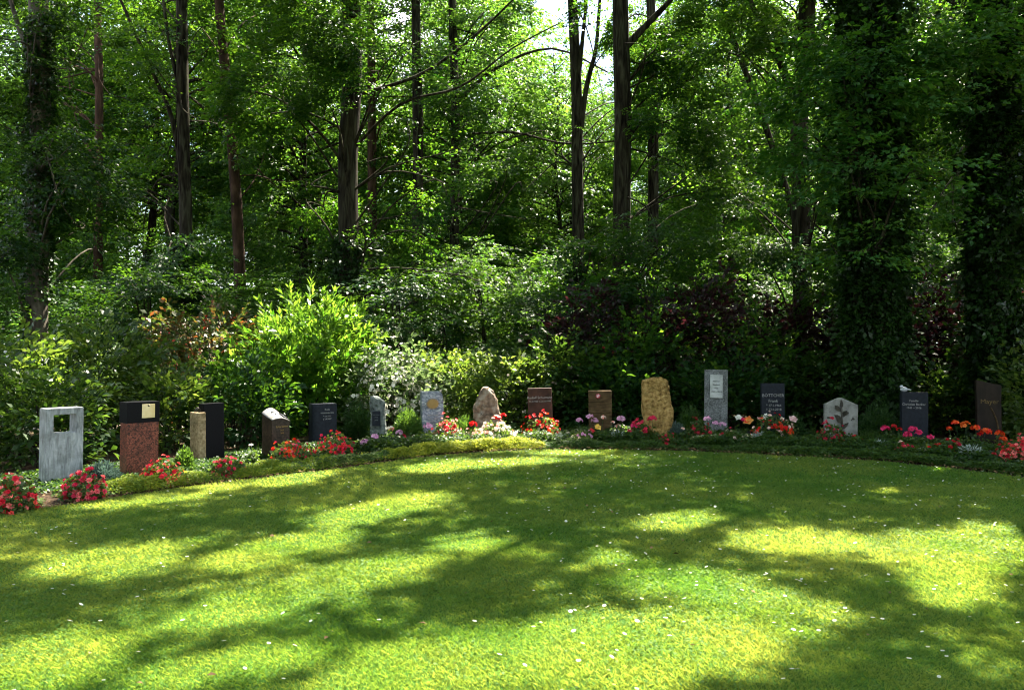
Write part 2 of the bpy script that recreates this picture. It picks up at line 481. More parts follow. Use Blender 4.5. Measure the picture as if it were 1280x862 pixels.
# bed: ring outside the lawn edge
nrm = []
for i in range(len(far_edge)):
    d = far_edge[min(i + 1, len(far_edge) - 1)] - far_edge[max(i - 1, 0)]
    d /= np.linalg.norm(d); nrm.append((-d[1], d[0]))
nrm = np.array(nrm)
mb = MB()
for i in range(len(far_edge) - 1):
    a, b = far_edge[i], far_edge[i + 1]; a2, b2 = a + nrm[i] * 3.2, b + nrm[i + 1] * 3.2
    mb.poly([(a[0], a[1], .006), (b[0], b[1], .006), (b2[0], b2[1], .006), (a2[0], a2[1], .006)])
tag(link('flower_bed', mb.mesh('flower_bed', M['soil'], smooth=False)), kind='structure')
mb = MB()
pc = spline([(-14, 13.5), (-10.5, 15.8), (-7, 17.0), (-3.5, 18.3), (1, 19), (5, 19)], 6, False)
for i in range(len(pc) - 1):
    mb.poly([(pc[i][0], pc[i][1] - .55, .010), (pc[i + 1][0], pc[i + 1][1] - .55, .010), (pc[i + 1][0], pc[i + 1][1] + .55, .010), (pc[i][0], pc[i][1] + .55, .010)])
mb.poly([(12.6, 23, .010), (14.4, 23, .010), (34, 60, .010), (31, 60, .010)])
tag(link('path', mb.mesh('path', M['path'], smooth=False)), kind='structure')


# ------------------------------------------------------------------ grass
def scatter_lawn(n, y0, y1, seed):
    r = np.random.default_rng(seed)
    Y = np.sqrt(r.uniform(y0 ** 2, y1 ** 2, n)); X = r.uniform(-1, 1, n) * (Y * .70 + .6)
    k = inside(X, Y, lawn_poly)
    return X[k], Y[k], r


BL = []
BT = []
for (y0, y1, n, w, h) in [(2.9, 4.6, 190000, .0038, .021), (4.6, 6.6, 210000, .005, .023), (6.6, 9.4, 200000, .0075, .027), (9.4, 13.2, 170000, .012, .032)]:
    X, Y, r = scatter_lawn(n, y0, y1, int(y0 * 10)); m = len(X)
    az = r.uniform(0, 6.283, m); ln = np.abs(r.normal(.7, .55, m)); hh = h * r.uniform(.5, 1.25, m)
    hh *= .75 + .5 * vnoise(X * 2.3, Y * 2.3)
    b = np.stack([X, Y, np.full(m, .008)], 1)
    sd = np.stack([-np.sin(az), np.cos(az), np.zeros(m)], 1) * (w * r.uniform(.7, 1.3, m))[:, None]
    yw = r.normal(0, .9, m)
    fw = np.stack([np.cos(az + yw), np.sin(az + yw), np.zeros(m)], 1)
    tip = b + fw * (hh * ln)[:, None] + np.array([0, 0, 1]) * hh[:, None]
    mid = b + fw * (hh * ln * .3)[:, None] + np.array([0, 0, .55]) * hh[:, None]
    BL.append(np.stack([b - sd * .5, b + sd * .5, mid + sd * .4, tip], 1))
    pt = vnoise(X * .9 + 3, Y * .9) * .55 + vnoise(X * 3.1, Y * 3.1 + 9) * .45
    dry = np.clip((vnoise(X * .45 + 60, Y * .45 + 8) - .55) * 1.6, 0, .5)
    BT.append(np.clip(.18 + (pt - .5) * 1.3 + dry + r.normal(.24, .17, m), 0, 1))
V = np.concatenate(BL); T = np.concatenate(BT)
g = link('lawn_grass', quads_mesh('lawn_grass', V, M['grass'], T))
tag(g, 'short green mown grass covering the whole lawn', 'grass', kind='stuff')
# clover leaves low in the grass
X, Y, r = scatter_lawn(260000, 2.9, 12.9, 77)
k = (vnoise(X * 1.1 + 50, Y * 1.1) * .6 + vnoise(X * 3.3, Y * 3.3 + 50) * .4) > r.uniform(.42, .75, len(X))
X, Y = X[k], Y[k]; m = len(X)
p = np.stack([X, Y, r.uniform(.018, .04, m)], 1)
az = r.uniform(0, 6.283, m)
d = np.stack([np.cos(az), np.sin(az), r.normal(0, .3, m)], 1)
nm = np.stack([r.normal(0, .35, m), r.normal(0, .35, m), np.ones(m)], 1)
s = r.uniform(.008, .016, m) * (1 + .07 * Y)
o = link('clover_leaves', quads_mesh('clover_leaves', quat_leaf(p, d, nm, s, s * .9, .05), M['clover'], r.uniform(.15, .7, m)))
tag(o, 'small green clover leaves growing in patches among the grass', 'clover', kind='stuff')
# daisies
X, Y, r = scatter_lawn(1700, 3.3, 12.9, 78)
k = (vnoise(X * .7 + 5, Y * .7 + 30) + .6 * (X > 0)) > r.uniform(.25, 1.0, len(X))
X, Y = X[k], Y[k]
dq, dc = [], []
for x, y in zip(X, Y):
    rr = random.uniform(.0085, .0135); z = random.uniform(.04, .055)
    tx, ty = random.gauss(0, .25), random.gauss(-.15, .25)
    for q in range(8):
        a0, a1 = q * math.pi / 4, (q + .8) * math.pi / 4
        P_ = [(.25, a0), (1, a0), (1.05, a1), (.25, a1)]
        dq.append([[x + math.cos(t) * k2 * rr, y + math.sin(t) * k2 * rr, z + rr * k2 * (tx * math.cos(t) + ty * math.sin(t))] for k2, t in P_])
        dc.append((.82, .82, .80))
    dq.append([[x + math.cos(t) * rr * .3, y + math.sin(t) * rr * .3, z + .003] for t in (0, 1.57, 3.14, 4.71)]); dc.append((.7, .5, .04))
o = link('daisies', quads_mesh('daisies', np.array(dq), M['petal'], None, np.array(dc)))
tag(o, 'tiny white daisies dotted all over the lawn', 'daisies', kind='stuff')


# ------------------------------------------------------------------ trees
def smooth_line(pts, per=5): return [p for p in spline([tuple(p) for p in pts], per, False)]


def rand_limb(start, az, ln, rise, droop, n=6, wig=.06):
    pts = []
    x = np.array(start, float)
    for i in range(n):
        t = i / (n - 1)
        q = np.array(start) + np.array([math.cos(az) * ln * t, math.sin(az) * ln * t, ln * (rise * t - droop * t * t)])
        if i: q += np.array([random.gauss(0, wig), random.gauss(0, wig), random.gauss(0, wig * .6)]) * ln * .5 * min(1, t * 2)
        pts.append(q)
    return pts


def limb_sprays(lv, temps, pts, n, width, rng, scale, tint0, tv=.28, updown=.14, tmin=.2):
    P = np.array(pts); m = len(P)
    t = tmin + (1 - tmin) * rng.uniform(0, 1, n) ** .8
    i = np.minimum((t * (m - 1)).astype(int), m - 2); f = t * (m - 1) - i
    base = P[i] * (1 - f)[:, None] + P[i + 1] * f[:, None]
    d = P[i + 1] - P[i]; az = np.arctan2(d[:, 1], d[:, 0])
    s = rng.choice([-1, 1], n)
    lat = s * width * (1.1 - .75 * t) * rng.uniform(0, 1, n)
    base[:, 0] += -np.sin(az) * lat; base[:, 1] += np.cos(az) * lat
    base[:, 2] += rng.normal(0, updown, n) - np.abs(lat) * .12
    yaw = az + s * rng.uniform(.1, 1.1, n)
    lv.sprays(temps, base, yaw, rng.normal(-.12, .22, n), rng.normal(0, .3, n), rng.uniform(.7, 1.15, n) * scale, tint0 + rng.normal(0, .12, n), rng, tv)


def proto_tree(name, H, z0, R, nl, per, temps, mat, bark, r0, seed, label, cat, group, tint=.45, stems=1, scale=1.0, rise=.35, droop=.25, width=.35, lean=.03, shape='ovoid'):
    random.seed(seed); rng = np.random.default_rng(seed)
    t = thing(name, label, cat, (0, 0, 0), 0, group)
    mb = MB(); lv = Leaves()
    for s in range(stems):
        a = random.uniform(0, 6.28); k = 0 if stems == 1 else .16
        ax = [np.array([math.cos(a) * k * z * .9 * (H / 6) ** .2 + random.gauss(0, lean) * (z > 0), math.sin(a) * k * z * .9 + random.gauss(0, lean) * (z > 0), z]) for z in np.linspace(-.05, H * random.uniform(.85, 1), 7)]
        ax = smooth_line(ax, 3)
        rr = [r0 * (1 - .85 * i / (len(ax) - 1)) + .008 for i in range(len(ax))]
        rr[0] *= 1.3
        mb.tube(ax, rr, 8, .05)
        A = np.array(ax)
        for i in range(nl // stems):
            tt = (i + random.random()) / (nl // stems)
            z = z0 + (A[-1, 2] - z0) * tt
            st = np.array([np.interp(z, A[:, 2], A[:, 0]), np.interp(z, A[:, 2], A[:, 1]), z])
            prof = {'ovoid': math.sin(math.pi * min(1, .18 + .8 * tt)) ** .7, 'cone': 1.05 - .85 * tt, 'top': .35 + .65 * math.sin(math.pi * min(1, .1 + tt * .85))}[shape]
            ln = R * prof * random.uniform(.65, 1.1)
            pts = rand_limb(st, i * 2.4 + random.gauss(0, .5), ln, rise + .5 * tt, droop)
            lr = max(.008, r0 * .32 * (1 - .6 * tt))
            mb.tube(pts, [lr * (1 - .85 * q / 5) + .004 for q in range(6)], 5, 0)
            limb_sprays(lv, temps, pts, max(3, int(per * prof)), ln * width, rng, scale, tint + (.1 if random.random() < .3 else 0))
    link('trunk', mb.mesh(name + '_trunk', bark), t)
    link('crown', lv.mesh(name + '_crown', mat), t)
    return t


UG = 'leafy undergrowth trees behind the graves'
under_defs = [
    ('young_beech', 6.0, .5, 2.3, 34, 20, SPR_S, 'beech', .06, 101, 'slender young beech tree with tiered pale green leaves', .55, 1, 'ovoid'),
    ('young_beech', 7.5, .8, 2.6, 40, 22, SPR_S, 'beech', .07, 102, 'tall young beech with layered sprays of leaves', .5, 1, 'ovoid'),
    ('hazel_bush', 4.2, .2, 2.2, 36, 16, SPR_S, 'oak', .035, 103, 'many stemmed green hazel bush under the trees', .4, 5, 'top'),
    ('hazel_bush', 5.2, .3, 2.6, 40, 18, SPR_M, 'dark', .04, 104, 'dark green hazel bush in deep shade', .45, 4, 'top'),
    ('young_maple', 8.5, 1.0, 2.8, 44, 20, SPR_M, 'beech', .08, 105, 'young maple with broad bright leaves', .5, 1, 'ovoid'),
    ('holly_bush', 3.6, .1, 1.7, 40, 14, SPR_S, 'dark', .04, 106, 'dark glossy evergreen bush low in the shade', .35, 2, 'cone'),
]
protos = []
for d in under_defs:
    protos.append(proto_tree(d[0], d[1], d[2], d[3], d[4], d[5], d[6], M[d[7]], M['bark'], d[8], d[9], d[10], 'young tree' if 'young' in d[0] else 'bush', UG, d[11], d[12], shape=d[13]))
MG = 'forest trees standing deep in the wood'
mids = [
    proto_tree('forest_tree', 21, 5, 4.2, 68, 28, SPR_L, M['beech'], M['bark'], .22, 201, 'tall broadleaf tree deep in the sunlit wood', 'tree', MG, .55, 1, 1.0, shape='ovoid', lean=.15),
    proto_tree('forest_tree', 23, 8, 4.6, 68, 26, SPR_L, M['oak'], M['bark'], .26, 202, 'tall dark green oak deep in the wood', 'tree', MG, .5, 1, 1.0, shape='top', lean=.2),
    proto_tree('forest_tree', 17, 3, 3.8, 64, 27, SPR_L, M['beech'], M['bark'], .17, 203, 'middle sized pale green tree deep in the wood', 'tree', MG, .65, 1, 1.0, shape='ovoid', lean=.15),
    proto_tree('pine_tree', 24, 14, 3.0, 44, 18, CLP_L, M['dark'], M['pinebark'], .2, 204, 'tall pine with a bare reddish trunk deep in the wood', 'tree', MG, .5, 1, .9, shape='top', lean=.15),
]
# placements -------------------------------------------------------
random.seed(3)
used = {}


def place(protos_, i, x, y, rz, sc, label, group):
    P_ = protos_[i]
    if P_.name not in used:
        used[P_.name] = 1
        P_.location = (x, y, 0); P_.rotation_euler.z = rz; P_.scale = sc; P_['label'] = label; P_['group'] = group
        return P_
    return copy_thing(P_, (x, y, 0), rz, sc, label, group)


UL = ['slender young beech with tiered pale leaves behind the graves', 'tall young beech with layered leaf sprays behind the graves', 'many stemmed green hazel bush behind the graves',
      'dark hazel bush in deep shade behind the graves', 'young maple with broad bright leaves behind the graves', 'dark glossy evergreen bush low behind the graves']
UGN = ['slender young beeches behind the graves', 'tall young beeches behind the graves', 'green hazel bushes behind the graves', 'dark hazel bushes behind the graves', 'young maples behind the graves', 'evergreen bushes behind the graves']
# px, distance, kind, height scale
UNDER = [(-60, 17, 2, 1.1), (10, 21.5, 1, .8), (105, 21, 0, .9), (150, 23, 4, .8), (190, 20, 3, 1.0), (250, 22.5, 1, .85), (262, 18.6, 5, 1.0), (330, 21.5, 2, 1.05), (375, 24, 4, .9),
         (405, 19.8, 5, 1.1), (470, 21.5, 0, .95), (500, 18.8, 3, .95), (545, 18.4, 2, .9), (575, 22, 1, .85), (620, 20.0, 3, 1.05), (650, 23.5, 2, 1.2), (690, 18.7, 5, 1.1), (725, 21, 0, .7),
         (760, 24.5, 2, 1.1), (790, 19.4, 3, .95), (830, 22.3, 0, .85), (860, 18.9, 2, .85), (905, 24.5, 4, .75), (935, 20.4, 1, .75), (985, 22.5, 0, .85), (1040, 20, 2, 1.0), (1050, 25, 4, .9),
         (1135, 19, 3, .8), (1150, 23.5, 1, .9), (1185, 28, 4, .9), (1255, 19.5, 0, .85), (1300, 17, 2, 1.1), (1330, 22, 4, .9), (60, 26, 4, .95), (-20, 24, 1, 1), (300, 28, 4, 1.0), (440, 28.5, 1, 1.1),
         (530, 27, 4, 1.0), (610, 29, 0, 1.2), (840, 29, 1, .9), (700, 29, 2, 1.4), (970, 30, 4, .95), (1090, 28, 1, 1), (1240, 27, 4, .95), (180, 30, 0, 1.3)]
for (px, Y, k, s) in UNDER:
    s *= .66 if Y < 20.1 else ((.56 if px < 570 else .74) if Y < 24.2 else (.85 if px < 570 else 1.0))
    x = (px - CX) / F * Y
    wd = max(s, .8)
    place(protos, k, x, Y, random.uniform(0, 6.28), (wd * random.uniform(.9, 1.15), wd * random.uniform(.9, 1.15), s), UL[k], UGN[k])
ML = ['tall broadleaf tree deep in the sunlit wood', 'tall dark green oak deep in the wood', 'middle sized pale green tree deep in the wood', 'tall bare trunked pine deep in the wood']
MGN = ['tall broadleaf trees deep in the wood', 'dark oaks deep in the wood', 'pale green trees deep in the wood', 'pines deep in the wood']
for row, Y0 in enumerate((31, 37, 44.5, 54)):
    hw = .72 * Y0 + 4; n = int(2 * hw / 4.9)
    for i in range(n):
        x = -hw + 2 * hw * (i + .5 + random.uniform(-.3, .3)) / n; Y = Y0 + random.uniform(-2.2, 2.2)
        px = CX + F * x / Y
        k = random.choice([0, 0, 1, 2, 2, 3])
        if 640 < px < 765: k = 2
        s = random.uniform(.85, 1.1)
        if 655 < px < 745: s = .78
        place(mids, k, x, Y, random.uniform(0, 6.28), (s, s, s), ML[k], MGN[k])
for i in range(15):  # unseen trees added around the camera to keep sky light off the stones
    a = rad(118 + i * 21.5) ; rr = random.uniform(15.5, 20)
    x, Y = math.sin(a) * rr, math.cos(a) * rr * .8 - 2
    if Y > 6: continue
    place(mids, random.choice([0, 1, 2]), x, Y, random.uniform(0, 6.28), (1.15, 1.15, 1), 'unseen broadleaf tree added to block sky light', 'unseen trees added to block sky light')
# the far wood closes the view: nobody could count it
rng = np.random.default_rng(301); lv = Leaves()
n = 6200
x = rng.uniform(-58, 58, n); y = rng.uniform(60, 74, n); zt = 19 + 5 * vnoise(x * .12, x * 0 + 3) + rng.normal(0, 1.5, n)
z = rng.uniform(0, 1, n) * zt
keep = vnoise(x * .25 + 80, z * .25) > .22
lv.sprays(SPR_L, np.stack([x, y, z], 1)[keep], rng.uniform(0, 6.28, n)[keep], rng.normal(0, .3, n)[keep], rng.normal(0, .4, n)[keep], rng.uniform(1.4, 2.4, n)[keep], rng.uniform(.3, .8, n)[keep], rng)
o = link('distant_wood', lv.mesh('distant_wood', M['beech']))
tag(o, 'mass of far green foliage closing the view through the wood', 'woodland', kind='stuff')

# ---------------- the named front trees
# name, distance, trunk polyline px, width px, bark, extra stems, label
TREES = {}


def front_tree(key, name, Y, line, wpx, bark, label, forks=(), top=21.0, group=None, cat='tree', flare=1.35):
    base = at(line[0][0], 0, Y); base[2] = 0
    pts = [base - np.array([0, 0, .1])] + [at(a, b, Y) for a, b in line]
    pts = [p for p in pts if p[2] > -.2]
    lastdir = pts[-1] - pts[-2]; lastdir = lastdir / lastdir[2]
    lastdir[:2] *= .6
    pz = pts[-1]
    while pz[2] < top:
        pz = pz + lastdir * 2.5 + np.array([random.gauss(0, .12), random.gauss(0, .12), 0]); pts.append(pz)
    pts = smooth_line(pts, 4)
    r0 = wpx / F * Y / 2
    Z = np.array([p[2] for p in pts])
    rr = [r0 * (1.06 - .35 * min(1, max(0, z) / top) - .36 * min(1, max(0, (z - 8.2) / 3.5)) * (Y < 16) - .2 * max(0, (z - 9) / (top - 9))) * (flare if i == 0 else 1) for i, z in enumerate(Z)]
    mb = MB(); mb.tube(pts, rr, 12, .05)
    for fk in forks:
        q = [at(a, b, (fk[2] if len(fk) > 2 and i else Y)) for i, (a, b) in enumerate(fk[0])]
        q = smooth_line(q, 4); w = fk[1] / F * Y / 2
        mb.tube(q, [w * (1 - .65 * i / (len(q) - 1)) for i in range(len(q))], 7, .06)
    root = thing(name, label, cat, base, 0, group)
    TREES[key] = dict(root=root, base=base, axis=np.array(pts), mb=mb, bark=bark, lv=Leaves(), ivy=None, name=name, Y=Y)
    return TREES[key]


random.seed(17)
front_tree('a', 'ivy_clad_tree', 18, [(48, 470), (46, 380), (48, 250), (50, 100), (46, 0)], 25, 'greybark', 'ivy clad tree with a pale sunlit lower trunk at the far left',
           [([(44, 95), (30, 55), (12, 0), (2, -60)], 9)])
front_tree('b', 'slim_pine', 26, [(122, 480), (122, 300), (123, 120), (121, 0)], 11, 'pinebark', 'slim pine with a thin reddish trunk beside the leftmost ivy tree', cat='pine')
front_tree('c', 'forked_tree', 22, [(229, 480), (232, 290), (228, 150), (226, 0)], 16, 'bark', 'dark trunked tree with a thin stem forking off to the left',
           [([(231, 240), (215, 150), (190, 90), (150, 0), (130, -50)], 7), ([(229, 120), (214, 70), (203, 0), (198, -60)], 6)])
front_tree('d', 'curved_pine', 24, [(303, 480), (300, 350), (293, 220), (281, 90), (273, 0)], 14, 'pinebark', 'curved pine with a bare red brown trunk left of the laurel', cat='pine')
front_tree('e', 'oak_tree', 19, [(440, 480), (437, 380), (435, 200), (440, 90), (438, 0)], 26, 'bark', 'stout oak with ivy at its foot rising behind the laurel',
           [([(436, 215), (395, 160), (345, 122), (290, 110), (240, 96)], 4, 18.3), ([(438, 190), (500, 130), (575, 108), (640, 60), (700, 28)], 4, 18.4), ([(438, 120), (520, 95), (580, 55), (640, 0), (670, -40)], 5, 18.8)])
front_tree('f', 'red_pine', 28, [(467, 480), (465, 250), (464, 100), (462, 0)], 12, 'pinebark', 'red barked pine standing just right of the stout oak', cat='pine')
front_tree('g', 'dark_tree', 26, [(570, 480), (568, 300), (569, 150), (565, 0)], 12, 'bark', 'thin dark tree in shade above the boulder gravestone',
           [([(568, 130), (620, 85), (690, 60), (760, 90)], 5), ([(568, 170), (640, 165), (720, 180), (850, 165)], 4)])
front_tree('h', 'twin_stem_tree', 24, [(726, 480), (722, 250), (721, 120), (716, 0)], 15, 'bark', 'tree with upright forking stems right of the bright sky gap',
           [([(722, 190), (733, 110), (745, 60), (750, 0), (756, -60)], 8), ([(721, 120), (727, 60), (733, 0), (736, -60)], 7)])
front_tree('i', 'rough_oak', 21, [(779, 480), (777, 280), (779, 150), (776, 0)], 23, 'bark', 'straight rough barked oak with one thick limb reaching right',
           [([(779, 62), (805, 34), (838, 0), (870, -40)], 11), ([(779, 180), (830, 120), (880, 90)], 5)])
front_tree('j', 'leaning_tree', 22.5, [(1016, 480), (1008, 340), (990, 260), (955, 150), (905, 10)], 9, 'bark', 'thin tree leaning steeply to the left beside the ivy trunk', top=13)
front_tree('k', 'leaning_oak', 19, [(1001, 480), (1003, 380), (1001, 230), (1000, 135), (1008, 50), (1010, 0)], 23, 'bark', 'oak with one heavy stem leaning up to the left',
           [([(1001, 150), (985, 100), (968, 60), (943, 10), (925, -40)], 12)])
front_tree('l', 'thick_ivy_tree', 14.8, [(1094, 480), (1092, 300), (1089, 100), (1086, 0)], 50, 'bark', 'thick tree trunk wrapped in dark ivy behind the pale gabled gravestone', top=13.5)
front_tree('m', 'rightmost_ivy_tree', 14.4, [(1246, 480), (1246, 300), (1247, 100), (1248, 0)], 38, 'bark', 'ivy wrapped tree trunk behind the slanted dark wooden looking gravestone')
front_tree('n', 'thin_sapling', 25, [(1206, 480), (1207, 400), (1209, 250), (1213, 100)], 8, 'bark', 'thin straight sapling between the two thick ivy trunks', top=10)
# trees added on the sunny side to throw shade on the lawn
for key, x, y in (('o', 13.2, 15.5), ('p', 15.5, 10.0), ('q', 17.5, 20.5), ('r', 11.0, 24.5), ('s', 4.5, 26.0), ('t', -3.0, 25.0)):
    px = CX + F * x / y
    front_tree(key, 'added_shade_tree', y, [(px, 480), (px + 3, 200), (px, 0)], 34 if x > 10 else 14, 'bark', 'tall tree added to shade the lawn', group='trees added to shade the lawn')

# low hanging crowns that show in the frame: key, px, py, Y, rx px, ry px, rd m, n, templates, tint (raised to paint lit leaves)
HANG = [
    ('a', 20, 60, 17.5, 60, 80, 1.3, 90, 'S', .5), ('a', 60, 215, 17, 110, 80, 1.6, 170, 'S', .3), ('a', 0, 300, 16.8, 60, 50, 1.3, 90, 'S', .35), ('a', 130, 290, 19.2, 80, 60, 1.2, 90, 'S', .35),
    ('b', 120, 90, 26, 90, 90, 2, 70, 'M', .7), ('c', 220, 120, 22, 80, 110, 2, 60, 'M', .55), ('c', 190, 330, 21, 90, 70, 2, 130, 'M', .3), ('c', 230, 50, 23, 60, 60, 2, 30, 'M', .55),
    ('e', 380, 40, 18, 90, 60, 1.8, 150, 'S', .45), ('e', 350, 130, 17.6, 70, 50, 1.5, 120, 'S', .45), ('e', 500, 60, 18, 90, 70, 1.8, 150, 'S', .4), ('e', 420, 110, 17.8, 60, 60, 1.2, 70, 'S', .4),
    ('e', 520, 200, 18, 100, 70, 1.8, 190, 'S', .45), ('e', 380, 250, 18.4, 70, 60, 1.5, 90, 'S', .4), ('e', 540, 345, 17.6, 90, 26, 1.2, 80, 'S', .75), ('e', 480, 285, 18, 80, 40, 1.2, 80, 'S', .35),
    ('g', 600, 140, 25, 90, 60, 2, 90, 'M', .5), ('g', 570, 270, 24, 100, 60, 2, 110, 'M', .35), ('g', 610, 60, 26, 50, 50, 1.5, 18, 'M', .5), ('g', 640, 240, 23, 80, 60, 2, 90, 'M', .6),
    ('h', 745, 60, 24, 50, 80, 2, 40, 'M', .5), ('h', 730, 320, 22, 90, 50, 2, 120, 'M', .4), ('h', 680, 200, 24, 60, 60, 2, 100, 'M', .6),
    ('a', 90, 10, 22, 80, 40, 2, 80, 'M', .6), ('c', 190, 5, 24, 80, 40, 2, 90, 'M', .6), ('d', 320, 5, 26, 80, 40, 2, 90, 'M', .55), ('e', 420, -5, 19.5, 80, 40, 1.5, 100, 'S', .5), ('f', 540, 20, 27, 80, 40, 2, 90, 'M', .55), ('g', 610, 10, 26, 60, 30, 2, 60, 'M', .55),
    ('i', 800, 10, 22, 70, 40, 2, 90, 'M', .5), ('j', 890, 10, 23, 70, 40, 2, 90, 'M', .6), ('k', 980, -5, 19.5, 70, 40, 1.5, 100, 'S', .6), ('i', 850, 100, 21.5, 70, 50, 2, 70, 'M', .5), ('b', 30, 100, 27, 70, 60, 2, 80, 'M', .7), ('c', 280, 170, 24, 60, 60, 2, 60, 'M', .5), ('n', 1200, 60, 24, 90, 60, 2, 90, 'M', .8), ('h', 745, 190, 24.5, 50, 60, 2, 90, 'M', .6), ('g', 660, 150, 25.5, 60, 40, 2, 60, 'M', .6), ('b', 100, 60, 26.5, 70, 60, 2, 90, 'M', .7), ('d', 270, 60, 25, 70, 70, 2, 90, 'M', .6), ('f', 470, 50, 27, 70, 70, 2, 80, 'M', .6),
    ('i', 830, 60, 20, 60, 60, 1.8, 70, 'S', .4), ('i', 850, 160, 20, 50, 70, 1.8, 80, 'S', .4), ('i', 840, 290, 19.5, 90, 60, 1.8, 150, 'S', .5), ('i', 800, 380, 19, 90, 40, 1.5, 120, 'S', .3),
    ('j', 930, 240, 22, 60, 70, 1.5, 80, 'M', .65), ('k', 930, 60, 19, 50, 60, 1.5, 60, 'S', .5), ('k', 1000, 60, 18.5, 60, 60, 1.5, 90, 'S', .6), ('k', 960, 320, 18.5, 80, 50, 1.5, 120, 'S', .45), ('k', 1030, 240, 18.3, 60, 80, 1.5, 120, 'S', .4),
    ('l', 1040, 120, 14, 90, 70, 1.2, 72, 'M', .4), ('l', 1150, 90, 14, 90, 80, 1.2, 70, 'M', .45), ('l', 1080, 50, 13.6, 110, 50, 1.2, 60, 'M', .4), ('l', 1100, 220, 13.6, 80, 40, 1.0, 26, 'M', .45), ('l', 1010, 180, 14.2, 50, 60, 1, 34, 'M', .4),
    ('m', 1250, 110, 13.4, 60, 80, 1.0, 38, 'M', .45), ('m', 1190, 40, 13.6, 80, 40, 1.0, 36, 'M', .5), ('m', 1270, 250, 13.6, 40, 60, 1.0, 16, 'M', .4), ('l', 1095, 300, 13.7, 60, 34, .7, 12, 'M', .7), ('l', 1060, 215, 13.8, 60, 40, .8, 20, 'M', .7), ('m', 1235, 60, 13.3, 50, 50, .8, 18, 'M', .7),
    ('b', 60, 120, 27, 120, 110, 2.5, 130, 'M', .8), ('c', 170, 230, 24, 110, 70, 2.5, 110, 'M', .6), ('d', 300, 110, 25, 90, 100, 2, 110, 'M', .55), ('d', 330, 230, 25, 80, 60, 2, 70, 'M', .5), ('f', 480, 120, 27, 100, 100, 2, 110, 'M', .5),
    ('g', 560, 150, 26, 90, 90, 2, 110, 'M', .5), ('h', 780, 130, 25, 70, 90, 2, 90, 'M', .6), ('i', 880, 230, 22, 80, 80, 2, 110, 'M', .6), ('n', 1150, 330, 24, 60, 60, 2, 80, 'M', .8), ('k', 1060, 330, 18.5, 60, 60, 1.5, 70, 'S', .5),
    ('n', 1180, 230, 24.5, 60, 110, 2, 130, 'M', .75), ('n', 1220, 330, 24, 50, 60, 1.5, 60, 'M', .6),
]
TT = {'S': SPR_S, 'M': SPR_M, 'L': SPR_L}
random.seed(29)
for (key, px, py, Y, rx, ry, rd, n, tk, ti) in HANG:
    T_ = TREES[key]; rng = np.random.default_rng(int(px * 7 + py))
    c0 = at(px, py, Y); R3 = np.array([rx / F * Y, rd, ry / F * Y])
    A = T_['axis']; zs = max(1.5, c0[2] - .25 * np.hypot(*(c0[:2] - T_['base'][:2])))
    st = A[np.argmin(np.abs(A[:, 2] - zs))]
    nl = max(3, n // 26)
    for i in range(nl):
        st = A[np.argmin(np.abs(A[:, 2] - zs - rng.uniform(-2.2, 1.5)))]
        e = rng.normal(0, 1, 3); e = e / np.linalg.norm(e) * rng.uniform(.4, 1) ** .5
        end = c0 + e * R3; mid = st * .45 + c0 * .45 + end * .1 + np.array([0, 0, .15])
        pts = smooth_line([st + (c0 - st) * .02, mid, c0 * .5 + end * .5 + rng.normal(0, .08, 3), end], 3)
        if not crosses_light(pts): T_['mb'].tube(pts, [.024 * (1 - .85 * q / (len(pts) - 1)) + .004 for q in range(len(pts))], 5, 0, False)
        limb_sprays(T_['lv'], TT[tk], pts, int(n * (2.3 if py < 150 and px < 1000 else 1.7)) // nl, min(R3[0], R3[1]) * .8, rng, .95, ti, tmin=.45)

# unseen high canopy, shaped to cast the lawn's shade and sun patches ---------------------------------------
rng = np.random.default_rng(41)
NC = 17000
u = rng.uniform(-15, 13, NC); v = rng.uniform(1.2, 34, NC); z = rng.uniform(9, 21, NC)
P_ = np.stack([u + KX * z, v + KY * z, z], 1)
ok = (z > 2.6 + .475 * P_[:, 1]) | (np.abs(P_[:, 0]) > .70 * P_[:, 1] + 1.6)
ok &= light(u, v) < rng.uniform(.35, .9, NC)
